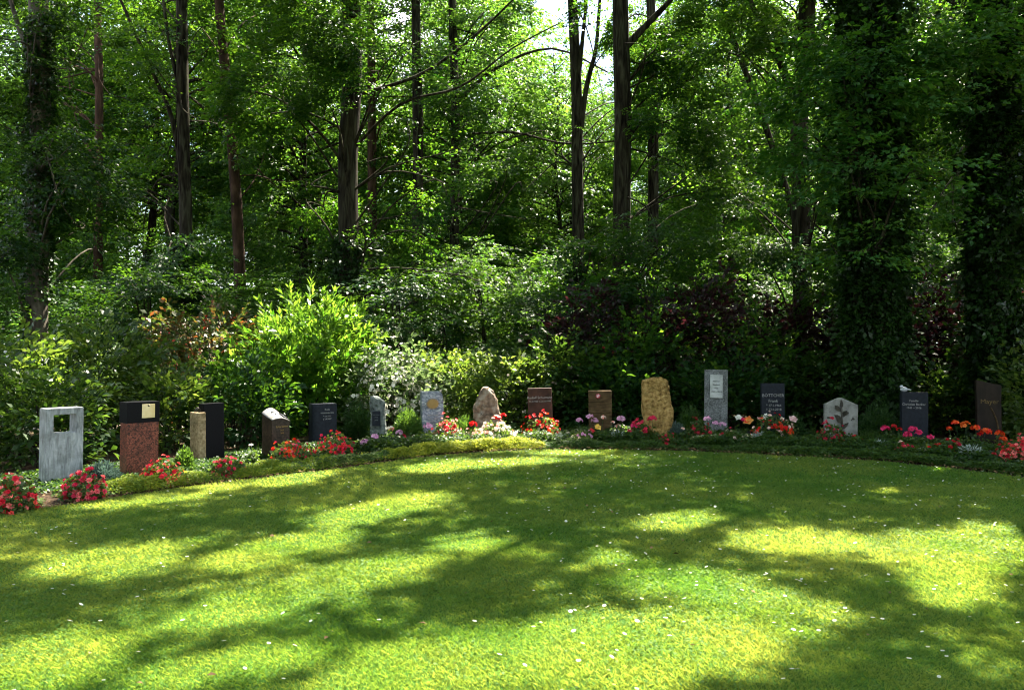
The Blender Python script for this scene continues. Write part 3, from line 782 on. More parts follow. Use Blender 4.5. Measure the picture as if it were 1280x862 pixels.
# thin it with distance, keep the lawn shade dense
ok &= (v < 15.5) | (rng.random(NC) < np.clip(.66 - (v - 16) * .02, .28, .66))
P_ = P_[ok]
keys = list(TREES.keys())
bx = np.array([TREES[k]['axis'][-1][:2] for k in keys])
bad = np.array([k in 'bdfjn' for k in keys])
D = np.hypot(P_[:, None, 0] - bx[None, :, 0], P_[:, None, 1] - bx[None, :, 1]) + bad[None, :] * 4
own = D.argmin(1)
for ki, k in enumerate(keys):
    i = np.where(own == ki)[0]
    if len(i) == 0: continue
    T_ = TREES[k]; C = P_[i]; A = T_['axis']
    cent = A[-1][:2]
    yaw = np.arctan2(C[:, 1] - cent[1], C[:, 0] - cent[0]) + rng.normal(0, .6, len(i))
    L2 = Leaves()
    L2.sprays(SPR_L, C - np.stack([np.cos(yaw) * .6, np.sin(yaw) * .6, np.zeros(len(i))], 1), yaw, rng.normal(-.1, .25, len(i)), rng.normal(0, .35, len(i)), rng.uniform(.8, 1.2, len(i)), rng.uniform(.3, .6, len(i)), rng)
    V, T = L2.arrays(); T_['high'] = (V, T)
    # limbs to a share of the sprays
    for q in C[rng.permutation(len(C))[:max(4, len(C) // 26)]]:
        zs = q[2] - .45 * np.hypot(*(q[:2] - cent)); st = A[np.argmin(np.abs(A[:, 2] - max(zs, .475 * cent[1] + 3.2)))]
        if q[2] - st[2] < -2: continue
        u_, v_ = q[0] - KX * q[2], q[1] - KY * q[2]
        pts = smooth_line([st, st * .5 + q * .5 + rng.normal(0, .25, 3), q], 4)
        if not crosses_light(pts): T_['mb'].tube(pts, [.05 * (1 - .85 * w / (len(pts) - 1)) + .006 for w in range(len(pts))], 5, 0, False)


def ivy(key, z1, ramt, n, seed, size=.10):
    T_ = TREES[key]; A = T_['axis']; rng = np.random.default_rng(seed); lv = Leaves()
    z = rng.uniform(0, z1, n); az = rng.uniform(0, 6.283, n)
    cx = np.interp(z, A[:, 2], A[:, 0]); cy = np.interp(z, A[:, 2], A[:, 1])
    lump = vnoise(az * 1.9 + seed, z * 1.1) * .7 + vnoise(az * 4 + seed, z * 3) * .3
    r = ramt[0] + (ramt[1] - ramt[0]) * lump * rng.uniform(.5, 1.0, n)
    o = np.stack([np.cos(az), np.sin(az), np.zeros(n)], 1)
    bare = vnoise(az * 1.3 + 31 + seed, z * .7 + 5) < rng.uniform(.12, .34, n)
    p = np.stack([cx, cy, z], 1) + o * r[:, None]
    d = o * rng.uniform(.1, 1.0, n)[:, None] + rng.normal(0, .75, (n, 3)) + np.array([0, 0, -.45])
    nm = o * .6 + rng.normal(0, .6, (n, 3)) + np.array([0, 0, .5])
    k = rng.uniform(.4, 1.35, n) * size
    q = quat_leaf(p, d, nm, k, k * rng.uniform(.6, .95, n), .12); q = q[~bare]
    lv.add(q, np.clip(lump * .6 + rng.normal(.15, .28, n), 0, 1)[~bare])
    # loose leafy shoots standing off the trunk
    m = n // 60; z2 = rng.uniform(.3, z1, m); a2 = rng.uniform(0, 6.283, m)
    c2 = np.stack([np.interp(z2, A[:, 2], A[:, 0]) + np.cos(a2) * ramt[0], np.interp(z2, A[:, 2], A[:, 1]) + np.sin(a2) * ramt[0], z2], 1)
    lv.sprays(SPR_T, c2, a2 + rng.normal(0, .5, m), rng.normal(-.2, .5, m), rng.normal(0, .6, m), rng.uniform(.8, 1.5, m), rng.uniform(.3, .9, m), rng)
    for j in range(6):   # woody ivy stems climbing the bark
        a0 = rng.uniform(0, 6.283); zz = np.linspace(0, z1 * rng.uniform(.6, .95), 9); aa = a0 + np.cumsum(rng.normal(0, .18, 9))
        T_['mb'].tube([(np.interp(h, A[:, 2], A[:, 0]) + math.cos(t) * ramt[0] * .98, np.interp(h, A[:, 2], A[:, 1]) + math.sin(t) * ramt[0] * .98, h) for h, t in zip(zz, aa)], np.linspace(.03, .01, 9), 6, .1, False)
    T_['ivy'] = lv


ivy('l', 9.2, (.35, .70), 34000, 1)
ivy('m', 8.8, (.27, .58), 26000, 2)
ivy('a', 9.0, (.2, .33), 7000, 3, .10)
ivy('e', 4.2, (.24, .44), 6000, 4, .10)
ivy('c', 4.5, (.16, .5), 6000, 5, .12)
ivy('h', 4.0, (.16, .42), 4000, 6, .12)
LEAFM = dict(a='dark', b='beech', c='oak', d='oak', e='oak', f='dark', g='beech', h='beech', i='oak', j='beech', k='oak', l='maple', m='maple', n='beech')  # crowns of l and m take the leaf tone with sky light painted in
for k, T_ in TREES.items():
    cull = make_cull(.55, ord(k))
    link('trunk', T_['mb'].mesh(T_['name'] + '_trunk', M[T_['bark']], T_['base']), T_['root'])
    parts = []
    if T_['lv'].count(): parts.append(T_['lv'].arrays())
    if 'high' in T_: parts.append(T_['high'])
    if parts:
        V = np.concatenate([p[0] for p in parts]); TN = np.concatenate([p[1] for p in parts])
        keep = cull(V.mean(axis=1)); V, TN = V[keep], TN[keep]
        link('crown', quads_mesh(T_['name'] + '_crown', V - T_['base'].astype(np.float32), M[LEAFM.get(k, 'oak')], TN), T_['root'])
    if T_['ivy'] is not None:
        lv = T_['ivy']; V, TN = lv.arrays()
        if k == 'a':   # ivy left off the foot's right side: pale bark paints it sunlit
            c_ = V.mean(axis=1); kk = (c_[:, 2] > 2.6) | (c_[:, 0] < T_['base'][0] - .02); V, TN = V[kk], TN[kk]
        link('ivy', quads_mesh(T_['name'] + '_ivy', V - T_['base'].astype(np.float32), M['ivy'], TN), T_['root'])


# ------------------------------------------------------------------ shrubs
def shrub(name, label, px, base_py, w_px, top_py, depth, n, temps, mat, seed, cat='shrub', tint=.45, group=None, up=.5, scale=1.0, Y=None, flowers=None, nfl=0, fl_r=.03, hollow=.35, stems=10, sun_grad=0.0):
    rng = np.random.default_rng(seed); random.seed(seed)
    if Y is None: Y = gnd(px, base_py)[1]
    b = at(px, CY, Y); b[2] = 0
    H = at(px, top_py, Y)[2]; W = w_px / F * Y
    t = thing(name, label, cat, b, 0, group)
    e = rng.normal(0, 1, (n, 3)); e /= np.linalg.norm(e, axis=1, keepdims=True)
    e *= (hollow + (1 - hollow) * rng.uniform(0, 1, n) ** .6)[:, None]
    lump = .75 + .5 * vnoise(np.arctan2(e[:, 1], e[:, 0]) * 1.6 + seed, e[:, 2] * 2.2 + seed)
    p = e * np.array([W / 2, depth / 2, H * .5])[None] * lump[:, None]
    p[:, 2] = np.maximum(p[:, 2] + H * .47, .04)
    yaw = np.arctan2(e[:, 1], e[:, 0]) + rng.normal(0, .6, n)
    pit = np.clip(up + e[:, 2] * .7 + rng.normal(0, .3, n), -.6, 1.5)
    lv = Leaves()
    sc = rng.uniform(.75, 1.2, n) * scale
    lv.sprays(temps, p, yaw, pit, rng.normal(0, .5, n), sc, tint + sun_grad * e[:, 2] + rng.normal(0, .1, n), rng)  # tint rises with height, painting sunlight onto the upper leaves
    mb = MB()
    for q in p[rng.permutation(n)[:stems]]:
        s0 = np.array([random.uniform(-.12, .12) * W, random.uniform(-.1, .1) * depth, -.02])
        mb.tube(smooth_line([s0, s0 * .6 + q * .4 + np.array([0, 0, .1]), q], 3), [.016 - .0016 * k for k in range(7)], 5, 0, False)
    link('stems', mb.mesh(name + '_stems', M['bark']), t)
    link('foliage', lv.mesh(name + '_foliage', M[mat]), t)
    if flowers:
        k = rng.permutation(np.where((e[:, 1] < .6) & (e[:, 2] > -.35))[0])[:nfl]
        Q, Cc = [], []
        for i in k:
            c0 = p[i] * 1.04 + e[i] * .1 * scale; c0[2] = max(c0[2], .1)
            for _ in range(3):
                q, cc = blossom(c0 + rng.normal(0, fl_r * 1.6, 3), e[i], fl_r * rng.uniform(.7, 1.2), flowers[rng.integers(len(flowers))], rng, 5, 1)
                Q.append(q); Cc.append(cc)
        link('blossoms', quads_mesh(name + '_blossoms', np.concatenate(Q), M['petal'], None, np.concatenate(Cc)), t)
    return t


def blossom(c, out, r, col, rng, petals=6, rings=2):
    out = np.asarray(out, float) + rng.normal(0, .3, 3); out /= np.linalg.norm(out) + 1e-9
    a = np.cross(out, [0.3, .2, 1.0]); a /= np.linalg.norm(a) + 1e-9; b = np.cross(out, a)
    Q, C = [], []
    for ring in range(rings):
        k = 1 - .42 * ring; lift = .25 + .45 * ring; ph = rng.uniform(0, 6.28)
        for i in range(petals):
            t = ph + 6.283 * i / petals; w = 6.283 / petals * .62
            def pt(tt, rr, hh): return c + (a * math.cos(tt) + b * math.sin(tt)) * rr * r * k + out * hh * r
            Q.append([pt(t, .1, 0), pt(t - w, .72, lift * .7), pt(t, 1.05, lift), pt(t + w, .72, lift * .7)])
            C.append(np.clip(np.asarray(col) * rng.uniform(.75, 1.2), 0, .95))
    return np.array(Q), np.array(C)


WH = [(.82, .80, .74), (.80, .74, .72), (.85, .82, .70)]
shrub('laurel_shrub', 'big bright green laurel shrub with long upright leaves', 388, 520, 156, 392, 2.4, 600, SHT, 'laurel', 61, Y=15.6, tint=.45, up=.4, sun_grad=.4)  # sunlit top painted in by lighter upper leaves
shrub('redtip_shrub', 'shrub with red young shoots left of the bright laurel', 262, 520, 150, 392, 1.9, 480, SPR_T, 'redtip', 62, Y=15.9, tint=.04, scale=1.1, flowers=[(.42, .02, .015), (.5, .05, .03)], nfl=46, fl_r=.034)
shrub('white_flowering_shrub', 'shrub covered in white blossom right of the laurel', 492, 520, 100, 440, 1.4, 300, SPR_T, 'pale', 63, Y=15.2, tint=.5, scale=1.0, flowers=WH, nfl=620, fl_r=.046)
shrub('white_flowering_shrub', 'white flowered shrub at the left edge behind the streaked stone', 12, 560, 130, 432, 1.5, 330, SPR_T, 'shrub', 64, Y=11.9, tint=.35, scale=1.1, flowers=[(.75, .74, .80), (.8, .78, .8)], nfl=46, fl_r=.026)
shrub('loose_shrub', 'loose pale leaved shrub between the streaked stone and the red granite', 128, 560, 130, 425, 1.6, 420, SPR_T, 'shrub', 65, Y=13.6, tint=.4, scale=1.25)
shrub('low_shrub', 'low leafy shrub just behind the black capped granite stone', 212, 560, 90, 478, 1.0, 220, SPR_T, 'shrub', 66, Y=12.9, tint=.4, scale=1.1)
shrub('low_shrub', 'low dark shrub behind the tan column', 300, 560, 90, 470, 1.1, 240, SPR_T, 'dark', 67, Y=13.6, tint=.4, scale=1.2)
shrub('low_shrub', 'leafy shrub filling the space right of the streaked stone', 55, 560, 90, 486, .9, 200, SPR_T, 'cover', 68, Y=11.0, tint=.5, scale=1.1)
shrub('deutzia_shrub', 'arching shrub with few whitish flowers behind the blue marble stone', 560, 520, 90, 452, 1.3, 260, SPR_T, 'shrub', 69, Y=15.8, tint=.55, scale=1.1, flowers=WH, nfl=18, fl_r=.03)
shrub('deutzia_shrub', 'pale leaved shrub with cream flowers behind the pointed boulder', 640, 520, 110, 455, 1.4, 300, SPR_T, 'shrub', 70, Y=16.1, tint=.6, scale=1.1, flowers=[(.7, .6, .52), (.75, .7, .6)], nfl=24, fl_r=.03)
shrub('pink_flowering_shrub', 'shrub with dull pink flower clusters behind the brown stones', 703, 520, 90, 430, 1.2, 280, SPR_T, 'cover', 71, Y=16.3, tint=.5, scale=1.1, flowers=[(.5, .4, .36), (.55, .42, .4)], nfl=22, fl_r=.03)
shrub('purple_shrub', 'tall dark purple leaved shrub behind the sandstone with pink rosette', 735, 520, 110, 372, 1.6, 230, SPR_T, 'purple', 72, Y=17.2, tint=.1, scale=1.25, flowers=[(.4, .02, .02)], nfl=8, fl_r=.05)
shrub('purple_shrub', 'wide dark purple leaved shrub between ochre stone and grey granite', 870, 520, 130, 365, 1.8, 310, SPR_T, 'purple', 73, Y=17.0, tint=.2, scale=1.3)
shrub('purple_shrub', 'dark purple leaved shrub behind the black lettered stone', 985, 520, 110, 385, 1.6, 260, SPR_T, 'purple', 74, Y=17.4, tint=.3, scale=1.3)
shrub('purple_shrub', 'low purple leaved shrub at the foot of the thick ivy trunk', 1095, 520, 130, 385, 1.4, 430, SPR_T, 'purple', 75, Y=16.4, tint=.3, scale=1.25)
shrub('purple_shrub', 'purple leaved shrub between the two thick ivy trunks', 1172, 520, 90, 372, 1.4, 360, SPR_T, 'purple', 76, Y=17.0, tint=.4, scale=1.25)
shrub('purple_shrub', 'purple leaved shrub at the right edge behind the slanted stone', 1262, 520, 90, 352, 1.2, 330, SPR_T, 'purple', 77, Y=15.4, tint=.5, scale=1.2, flowers=[(.5, .25, .3)], nfl=10, fl_r=.03)
shrub('green_shrub', 'green shrub in shade below the purple leaves, behind grey granite', 905, 540, 120, 470, 1.0, 260, SPR_T, 'dark', 78, Y=15.9, tint=.45, scale=1.2)
shrub('green_shrub', 'shaded green shrub behind the pale gabled stone', 1045, 540, 120, 455, 1.0, 300, SPR_T, 'cover', 79, Y=15.8, tint=.45, scale=1.2)
shrub('green_shrub', 'shaded green shrub right of the black slab with silver ornament', 1188, 545, 80, 478, .9, 220, SPR_T, 'cover', 80, Y=14.9, tint=.5, scale=1.1)
shrub('green_shrub', 'light green shrub at the right edge beside the slanted stone', 1306, 560, 60, 440, .9, 200, SPR_T, 'shrub', 81, Y=13.2, tint=.6, scale=1.1)
shrub('green_shrub', 'dark green shrub behind the sandstone with pink rosette', 770, 540, 110, 470, 1.0, 240, SPR_T, 'dark', 82, Y=15.9, tint=.4, scale=1.2)


shrub('green_shrub', 'green shrub mixed among the purple leaves above the ochre stone', 800, 540, 90, 400, 1.2, 200, SPR_T, 'oak', 83, Y=16.5, tint=.5, scale=1.2)
shrub('green_shrub', 'green shrub mixed among the purple leaves above the black lettered stone', 945, 540, 90, 400, 1.2, 200, SPR_T, 'oak', 84, Y=16.5, tint=.5, scale=1.2)


def needle_bush(name, label, px, base_py, w_px, h_px, n, mat, seed, tint=.5, spiky=.5):
    rng = np.random.default_rng(seed); b = gnd(px, base_py); Y = b[1]
    W, H = w_px / F * Y, h_px / F * Y
    t = thing(name, label, 'conifer', b)
    e = rng.normal(0, 1, (n, 3)); e[:, 2] = np.abs(e[:, 2]); e /= np.linalg.norm(e, axis=1, keepdims=True)
    lump = .75 + .5 * vnoise(np.arctan2(e[:, 1], e[:, 0]) * 2 + seed, e[:, 2] * 3)
    p = e * np.array([W / 2, W / 2, H]) * (rng.uniform(.35, 1, n) ** .6 * lump)[:, None]
    d = e + rng.normal(0, spiky, (n, 3)) + np.array([0, 0, .5])
    nm = rng.normal(0, 1, (n, 3))
    k = rng.uniform(.6, 1.3, n) * .055
    link('foliage', quads_mesh(name, quat_leaf(p, d, nm, k, k * .28, 0), M[mat], np.clip(tint + .3 * e[:, 2] - .15 + rng.normal(0, .2, n), 0, 1)), t)
    mb = MB(); mb.tube([(0, 0, -.02), (0, 0, H * .3), (.01, 0, H * .7)], [.018, .014, .006], 6)
    link('stem', mb.mesh(name + '_stem', M['bark']), t)
    return t


needle_bush('dwarf_conifer', 'dark dwarf conifer left of the rough slab with dark plate', 448, 549, 38, 44, 5200, 'needle', 1, .25)
needle_bush('dwarf_conifer', 'rounded bright green dwarf conifer left of the blue marble stone', 508, 553, 44, 40, 6500, 'needle', 2, .95)
needle_bush('dwarf_conifer', 'small yellowish dwarf conifer left of the pointed boulder', 578, 550, 34, 28, 3600, 'needle', 3, .65)
needle_bush('dwarf_conifer', 'small light green conifer between red granite and tan column', 231, 592, 22, 28, 2600, 'needle', 4, .95)
needle_bush('juniper_bush', 'spiky green juniper between ochre stone and grey granite', 862, 546, 34, 34, 3600, 'needle', 5, .4, .35)
needle_bush('juniper_bush', 'low bluish juniper at the foot of the ochre stone', 846, 552, 26, 20, 2600, 'needle_blue', 6, .3)
needle_bush('yew_bush', 'dark yew bush between gabled stone and black slab', 1098, 552, 48, 44, 5200, 'needle', 7, .15)
needle_bush('yew_bush', 'blackish yew bush right of the red bedding flowers', 992, 552, 30, 30, 3200, 'needle', 8, .05)
needle_bush('dwarf_conifer', 'low bluish green conifer beside the streaked stone', 128, 606, 38, 24, 3200, 'needle_blue', 9, .3)

# ------------------------------------------------------------------ ground cover along the bed (stuff)
cum = np.concatenate([[0], np.cumsum(np.linalg.norm(np.diff(far_edge, axis=0), axis=1))])


def edge_at(px):
    k = np.argmin(np.abs(CX + F * far_edge[:, 0] / far_edge[:, 1] - px)); return cum[k]


def cover(name, label, px0, px1, d0, d1, n, size, h, mat, seed, tint=.45, gap=.25, asp=.7):
    rng = np.random.default_rng(seed)
    s0, s1 = edge_at(px0), edge_at(px1); s = rng.uniform(s0, s1, n); dd = rng.uniform(d0, d1, n)
    dd = d0 + (dd - d0) * (.6 + .7 * vnoise(s * 1.7 + seed, s * 0 + seed)) + .05 * vnoise(s * 3.1, s * 0 + 9)
    endf = np.clip(np.minimum(s - s0, s1 - s) / .45 + .5 * rng.normal(0, .3, n), 0, 1) if px0 > 20 and px1 < 1270 else np.ones(n)
    ex, ey = np.interp(s, cum, far_edge[:, 0]), np.interp(s, cum, far_edge[:, 1])
    nx, ny = np.interp(s, cum, nrm[:, 0]), np.interp(s, cum, nrm[:, 1])
    X, Y = ex + nx * dd, ey + ny * dd
    lump = vnoise(X * 3.1 + seed, Y * 3.1) * .6 + vnoise(X * 8, Y * 8 + seed) * .4
    edgef = np.clip((dd - d0) / .12, .15, 1) * np.clip((d1 - dd) / .12, .15, 1)
    k = (lump > gap * rng.uniform(.6, 1.4, n)) & (rng.random(n) < endf + .15); edgef = edgef * (.25 + .75 * endf); X, Y, lump, edgef = X[k], Y[k], lump[k], edgef[k]; m = len(X)
    z = .015 + h * lump * edgef * rng.uniform(.3, 1.25, m)
    p = np.stack([X, Y, z], 1); az = rng.uniform(0, 6.283, m)
    d = np.stack([np.cos(az), np.sin(az), rng.normal(.35, .4, m)], 1)
    nm = np.stack([rng.normal(0, .5, m), rng.normal(-.2, .5, m), np.ones(m)], 1)
    q = size * rng.uniform(.6, 1.3, m)
    o = link(name, quads_mesh(name, quat_leaf(p, d, nm, q, q * asp, .1), M[mat], np.clip(tint + (lump - .5) * .7 + rng.normal(0, .25, m), 0, 1)))
    return tag(o, label, 'ground cover', kind='stuff')


cover('sedum_carpet', 'low yellow green stonecrop carpet along the left lawn edge', 110, 480, .10, .80, 34000, .028, .14, 'yellowgreen', 1, .12, .5)
cover('euonymus_carpet', 'pale variegated ground cover along the left lawn edge', 0, 140, .10, .55, 11000, .034, .10, 'variegated', 2, .4, .45)
cover('periwinkle_carpet', 'dark green ground cover between the left gravestones', 0, 520, .65, 2.4, 48000, .044, .09, 'cover', 3, .35, .46)
cover('variegated_edging', 'bright yellow variegated edging plants in front of the boulder', 480, 690, .13, .66, 42000, .030, .20, 'yellowgreen', 4, .5, .12)
cover('silver_edging', 'grey green variegated edging left of the yellow edging', 360, 540, .13, .55, 20000, .032, .13, 'variegated', 5, .12, .25)
cover('silver_edging', 'grey green edging plants below the two brown stones', 670, 800, .13, .6, 24000, .032, .17, 'variegated', 6, .12, .2)
cover('dark_edging', 'dark green low edging plants along the right lawn edge', 780, 1280, .12, .75, 56000, .036, .11, 'cover', 7, .75, .40)
cover('ivy_carpet', 'shaded ivy and leaves between the right gravestones', 500, 1280, .5, 2.6, 110000, .05, .22, 'cover', 8, .45, .35)

rng = np.random.default_rng(90); n = 5200
sx = rng.uniform(0, cum[-1], n); dd = np.abs(rng.normal(.15, .9, n)) - .08
X = np.interp(sx, cum, far_edge[:, 0]) + np.interp(sx, cum, nrm[:, 0]) * dd; Y = np.interp(sx, cum, far_edge[:, 1]) + np.interp(sx, cum, nrm[:, 1]) * dd
lx, ly, _r = scatter_lawn(150, 3.3, 12.5, 79); X = np.concatenate([X, lx]); Y = np.concatenate([Y, ly]); n = len(X)
az = rng.uniform(0, 6.283, n); q = rng.uniform(.02, .05, n)
M['litter'] = leaf_mat('leaf_litter', (.05, .03, .015), (.24, .16, .08), (.03, .02, .01), (.1, .07, .03), rough=.8, spec=.1, trans=.2)
o = link('fallen_leaves', quads_mesh('fallen_leaves', quat_leaf(np.stack([X, Y, .03 + rng.uniform(0, .02, n)], 1), np.stack([np.cos(az), np.sin(az), rng.normal(0, .2, n)], 1), np.stack([rng.normal(0, .4, n), rng.normal(0, .4, n), np.ones(n)], 1), q, q * .55, .2), M['litter'], rng.uniform(0, 1, n)))
tag(o, 'dry brown fallen leaves scattered on the bed and lawn', 'leaf litter', kind='stuff')

# ------------------------------------------------------------------ bedding flowers
PINK = [(.62, .018, .07), (.70, .045, .11), (.48, .010, .04), (.80, .16, .17)]
CORAL = [(.70, .03, .06), (.78, .09, .08), (.82, .22, .2), (.55, .012, .03)]
RED = [(.55, .010, .010), (.68, .015, .012), (.42, .006, .012)]
ORED = [(.80, .07, .015), (.85, .13, .02), (.7, .03, .01)]
MAG = [(.70, .02, .12), (.75, .05, .2)]
LIL = [(.62, .30, .52), (.7, .42, .6)]
PALE = [(.85, .62, .55), (.88, .75, .6), (.8, .3, .25), (.85, .8, .7)]


def bedding(label, px, base_py, w_px, h_px, cols, n, seed, r=.03, leaf='flowerleaf', nleaf=650, name='begonia', cat='flowers'):
    if px > 500: w_px, h_px, n, r = w_px * 1.15, h_px * 1.18, int(n * 1.3), r * 1.1
    rng = np.random.default_rng(seed); b = gnd(px, base_py); Y = b[1]
    W, H = w_px / F * Y, h_px / F * Y
    t = thing(name, label, cat, b)
    e = rng.normal(0, 1, (nleaf, 3)); e[:, 2] = np.abs(e[:, 2]); e /= np.linalg.norm(e, axis=1, keepdims=True)
    p = e * np.array([W / 2, W / 2.2, H * .92]) * (rng.uniform(.4, 1, nleaf) ** .5)[:, None]
    d = e * .6 + rng.normal(0, .5, (nleaf, 3)); nm = e + rng.normal(0, .4, (nleaf, 3)) + np.array([0, 0, .5])
    k = rng.uniform(.6, 1.2, nleaf) * .05
    link('foliage', quads_mesh(name + '_foliage', quat_leaf(p, d, nm, k, k * .8), M[leaf], np.clip(rng.normal(.4, .25, nleaf), 0, 1)), t)
    mb = MB()
    for q in p[:8]: mb.tube([(0, 0, -.01), q * .5 + np.array([0, 0, .03]), q], [.006, .005, .003], 5)
    link('stems', mb.mesh(name + '_stems', M['needle']), t)
    Q, C = [], []
    for i in range(int(n * 1.35)):
        ee = rng.normal(0, 1, 3); ee[2] = abs(ee[2]) * .9 + .1; ee[1] -= .35; ee /= np.linalg.norm(ee)
        c0 = ee * np.array([W / 2, W / 2.2, H]) * rng.uniform(.72, 1.14)
        q, cc = blossom(c0, ee, r * rng.uniform(.7, 1.2), cols[rng.integers(len(cols))], rng)
        Q.append(q); C.append(cc)
    link('blossoms', quads_mesh(name + '_blossoms', np.concatenate(Q), M['petal'], None, np.concatenate(C)), t)
    return t


def headed(label, heads, base, seed, name='geranium', cat='flowers', rose=False):
    """few large flower heads on stems: heads = (px, py, r px, colour list)"""
    rng = np.random.default_rng(seed); b = gnd(*base); Y = b[1]
    t = thing(name, label, cat, b)
    lv = Leaves(); mbs = MB()
    xs = []
    for (px, py, rp, cols) in heads:
        c0 = at(px, py, Y - .05) - b; r = rp / F * Y; xs.append(c0)
        Q, C = [], []
        if rose:
            for ring in range(4):
                q, cc = blossom(c0 + np.array([0, 0, .1 * ring * r]), (rng.normal(0, .2), -.6, .7), r * (1 - .18 * ring), cols[rng.integers(len(cols))], rng, 5, 1)
                Q.append(q); C.append(cc)
        else:
            for i in range(18):
                ee = rng.normal(0, 1, 3); ee[2] = abs(ee[2]) * 1.1; ee /= np.linalg.norm(ee)
                q, cc = blossom(c0 + ee * r * np.array([.75, .75, .6]), ee, r * .42, cols[rng.integers(len(cols))], rng, 5, 1)
                Q.append(q); C.append(cc)
        link('flower_head', quads_mesh('flower_head', np.concatenate(Q), M['petal'], None, np.concatenate(C)), t)
        g0 = np.array([c0[0] * .7, rng.uniform(-.03, .03), -.01])
        mbs.tube([g0, g0 * .4 + c0 * .6 + rng.normal(0, .01, 3), c0], [.005, .004, .003], 5)
    link('stems', mbs.mesh(name + '_stems', M['needle']), t)
    xs = np.array(xs); n = 130 + 70 * len(heads)
    c = xs[rng.integers(0, len(xs), n)] * np.array([1, 1, rng.uniform(.3, .9)]); p = c * rng.uniform(.2, .85, n)[:, None] + rng.normal(0, .05, (n, 3))
    p[:, 0] += c[:, 0] * .25; p[:, 2] = np.maximum(p[:, 2], .02)
    d = rng.normal(0, 1, (n, 3)); nm = rng.normal(0, .45, (n, 3)) + np.array([0, -.3, 1])
    k = rng.uniform(.6, 1.2, n) * .055
    link('foliage', quads_mesh(name + '_foliage', quat_leaf(p, d, nm, k, k * .9), M['flowerleaf'], np.clip(rng.normal(.35, .25, n), 0, 1)), t)
    return t


bedding('coral pink begonias at the left edge before the streaked stone', 12, 640, 66, 46, CORAL, 80, 1)
bedding('pink begonias at the right foot of the streaked stone', 105, 624, 54, 36, PINK, 75, 2)
bedding('pink begonias between red granite stone and tan column', 205, 606, 54, 33, CORAL, 75, 3)
bedding('deep pink begonias in front of the black slab', 284, 594, 44, 23, PINK, 50, 4, .028)
bedding('mixed pink and orange begonias in front of the dark arched stone', 364, 578, 54, 30, PINK + ORED, 60, 5, .03)
bedding('scarlet begonias in front of the black column', 420, 571, 50, 32, [(.72, .02, .03), (.75, .05, .05), (.65, .02, .08)], 60, 6, .032)
bedding('salmon pink begonias in front of the blue marble stone', 559, 556, 34, 30, PALE[2:3] + CORAL, 50, 7)
bedding('cream and salmon begonias in front of the pointed boulder', 620, 555, 44, 27, PALE, 60, 8, .032)
bedding('red begonias in front of the red brown slab', 677, 552, 46, 30, RED + ORED[:1], 46, 9, .034)
bedding('crimson begonias in front of the ochre stone', 800, 553, 28, 24, [(.62, .03, .08), (.7, .06, .12)], 24, 10, .034)
bedding('dark red begonias in front of the grey granite', 873, 553, 34, 26, [(.5, .02, .05), (.4, .02, .04)], 30, 11, .03)
bedding('bright red begonias in front of the black lettered stone', 965, 554, 46, 34, ORED + RED + PALE[:1], 44, 12, .036)
bedding('rose red begonias at the foot of the pale gabled stone', 1039, 560, 34, 28, [(.62, .03, .08), (.55, .02, .06)], 34, 13, .032)
bedding('dark red begonias beside the silver plant below the geraniums', 1190, 573, 28, 20, [(.5, .01, .02), (.42, .01, .03)], 18, 14, .034)
bedding('coral begonias at the right edge of the bed', 1276, 582, 50, 32, CORAL, 80, 15)
bedding('white and pink begonias between the blue marble and the boulder', 590, 557, 26, 18, PALE[1:] + PINK[1:2], 22, 16)
bedding('small white begonias below the lilac pelargonium', 728, 557, 26, 16, PALE[:2] + LIL, 14, 17)
bedding('low crimson begonias beside the bluish juniper', 832, 558, 22, 15, PINK, 14, 18)
bedding('mixed pink begonias right of the grey granite plants', 914, 557, 24, 18, PINK + PALE[:1], 18, 19)
bedding('low red begonias between the gabled stone and the yew', 1068, 563, 22, 15, RED, 12, 20)
bedding('pale pink begonias in front of the second black slab', 1128, 571, 24, 15, PALE[:1] + PINK, 14, 21)
bedding('red begonias between the magenta geranium and the orange geraniums', 1166, 572, 22, 15, RED, 12, 22)
headed('pink geranium left of the dwarf conifers', [(456, 553, 6, LIL), (468, 547, 6, LIL)], (462, 566), 21)
headed('pale pink geranium below the dark plate stone', [(488, 536, 5, PALE), (499, 541, 5, LIL), (503, 546, 5, PINK), (535, 533, 6, LIL)], (500, 562), 22)
headed('scarlet geranium right of the dwarf conifer', [(591, 531, 6, RED)], (588, 556), 23)
headed('scarlet geranium with two heads beside the boulder', [(622, 523, 6, RED), (629, 519, 4, RED)], (630, 552), 24)
headed('lilac pelargonium below the carved sandstone', [(724, 526, 5, LIL), (737, 521, 5, LIL), (743, 526, 5, LIL), (754, 522, 4, PALE)], (742, 552), 25)
headed('lilac flowers right of the yellow rose', [(776, 524, 6, LIL), (766, 528, 3, PALE), (772, 533, 4, PALE)], (774, 553), 26)
headed('yellow rose with a red rose below the carved sandstone', [(747, 534, 5, [(.8, .55, .1), (.85, .6, .2)]), (739, 539, 5, [(.6, .02, .04)])], (745, 556), 27, 'rose_flower', 'flowers', True)
headed('crimson geranium standing tall before the ochre stone', [(815, 524, 6, [(.7, .03, .1)]), (792, 533, 5, MAG), (806, 541, 4, RED)], (812, 553), 28)
headed('lilac geranium at the right foot of the grey granite', [(884, 524, 5, LIL), (894, 529, 4, LIL), (903, 531, 5, LIL), (853, 536, 3, PALE)], (892, 554), 29)
headed('magenta geranium beside the dark yew bush', [(1106, 536, 6, MAG), (1117, 533, 4, RED), (1124, 537, 4, RED)], (1110, 560), 30)
headed('magenta geranium in front of the black slab with silver ornament', [(1141, 537, 6, MAG), (1134, 544, 6, MAG), (1148, 541, 5, MAG), (1163, 547, 5, MAG)], (1145, 566), 31)
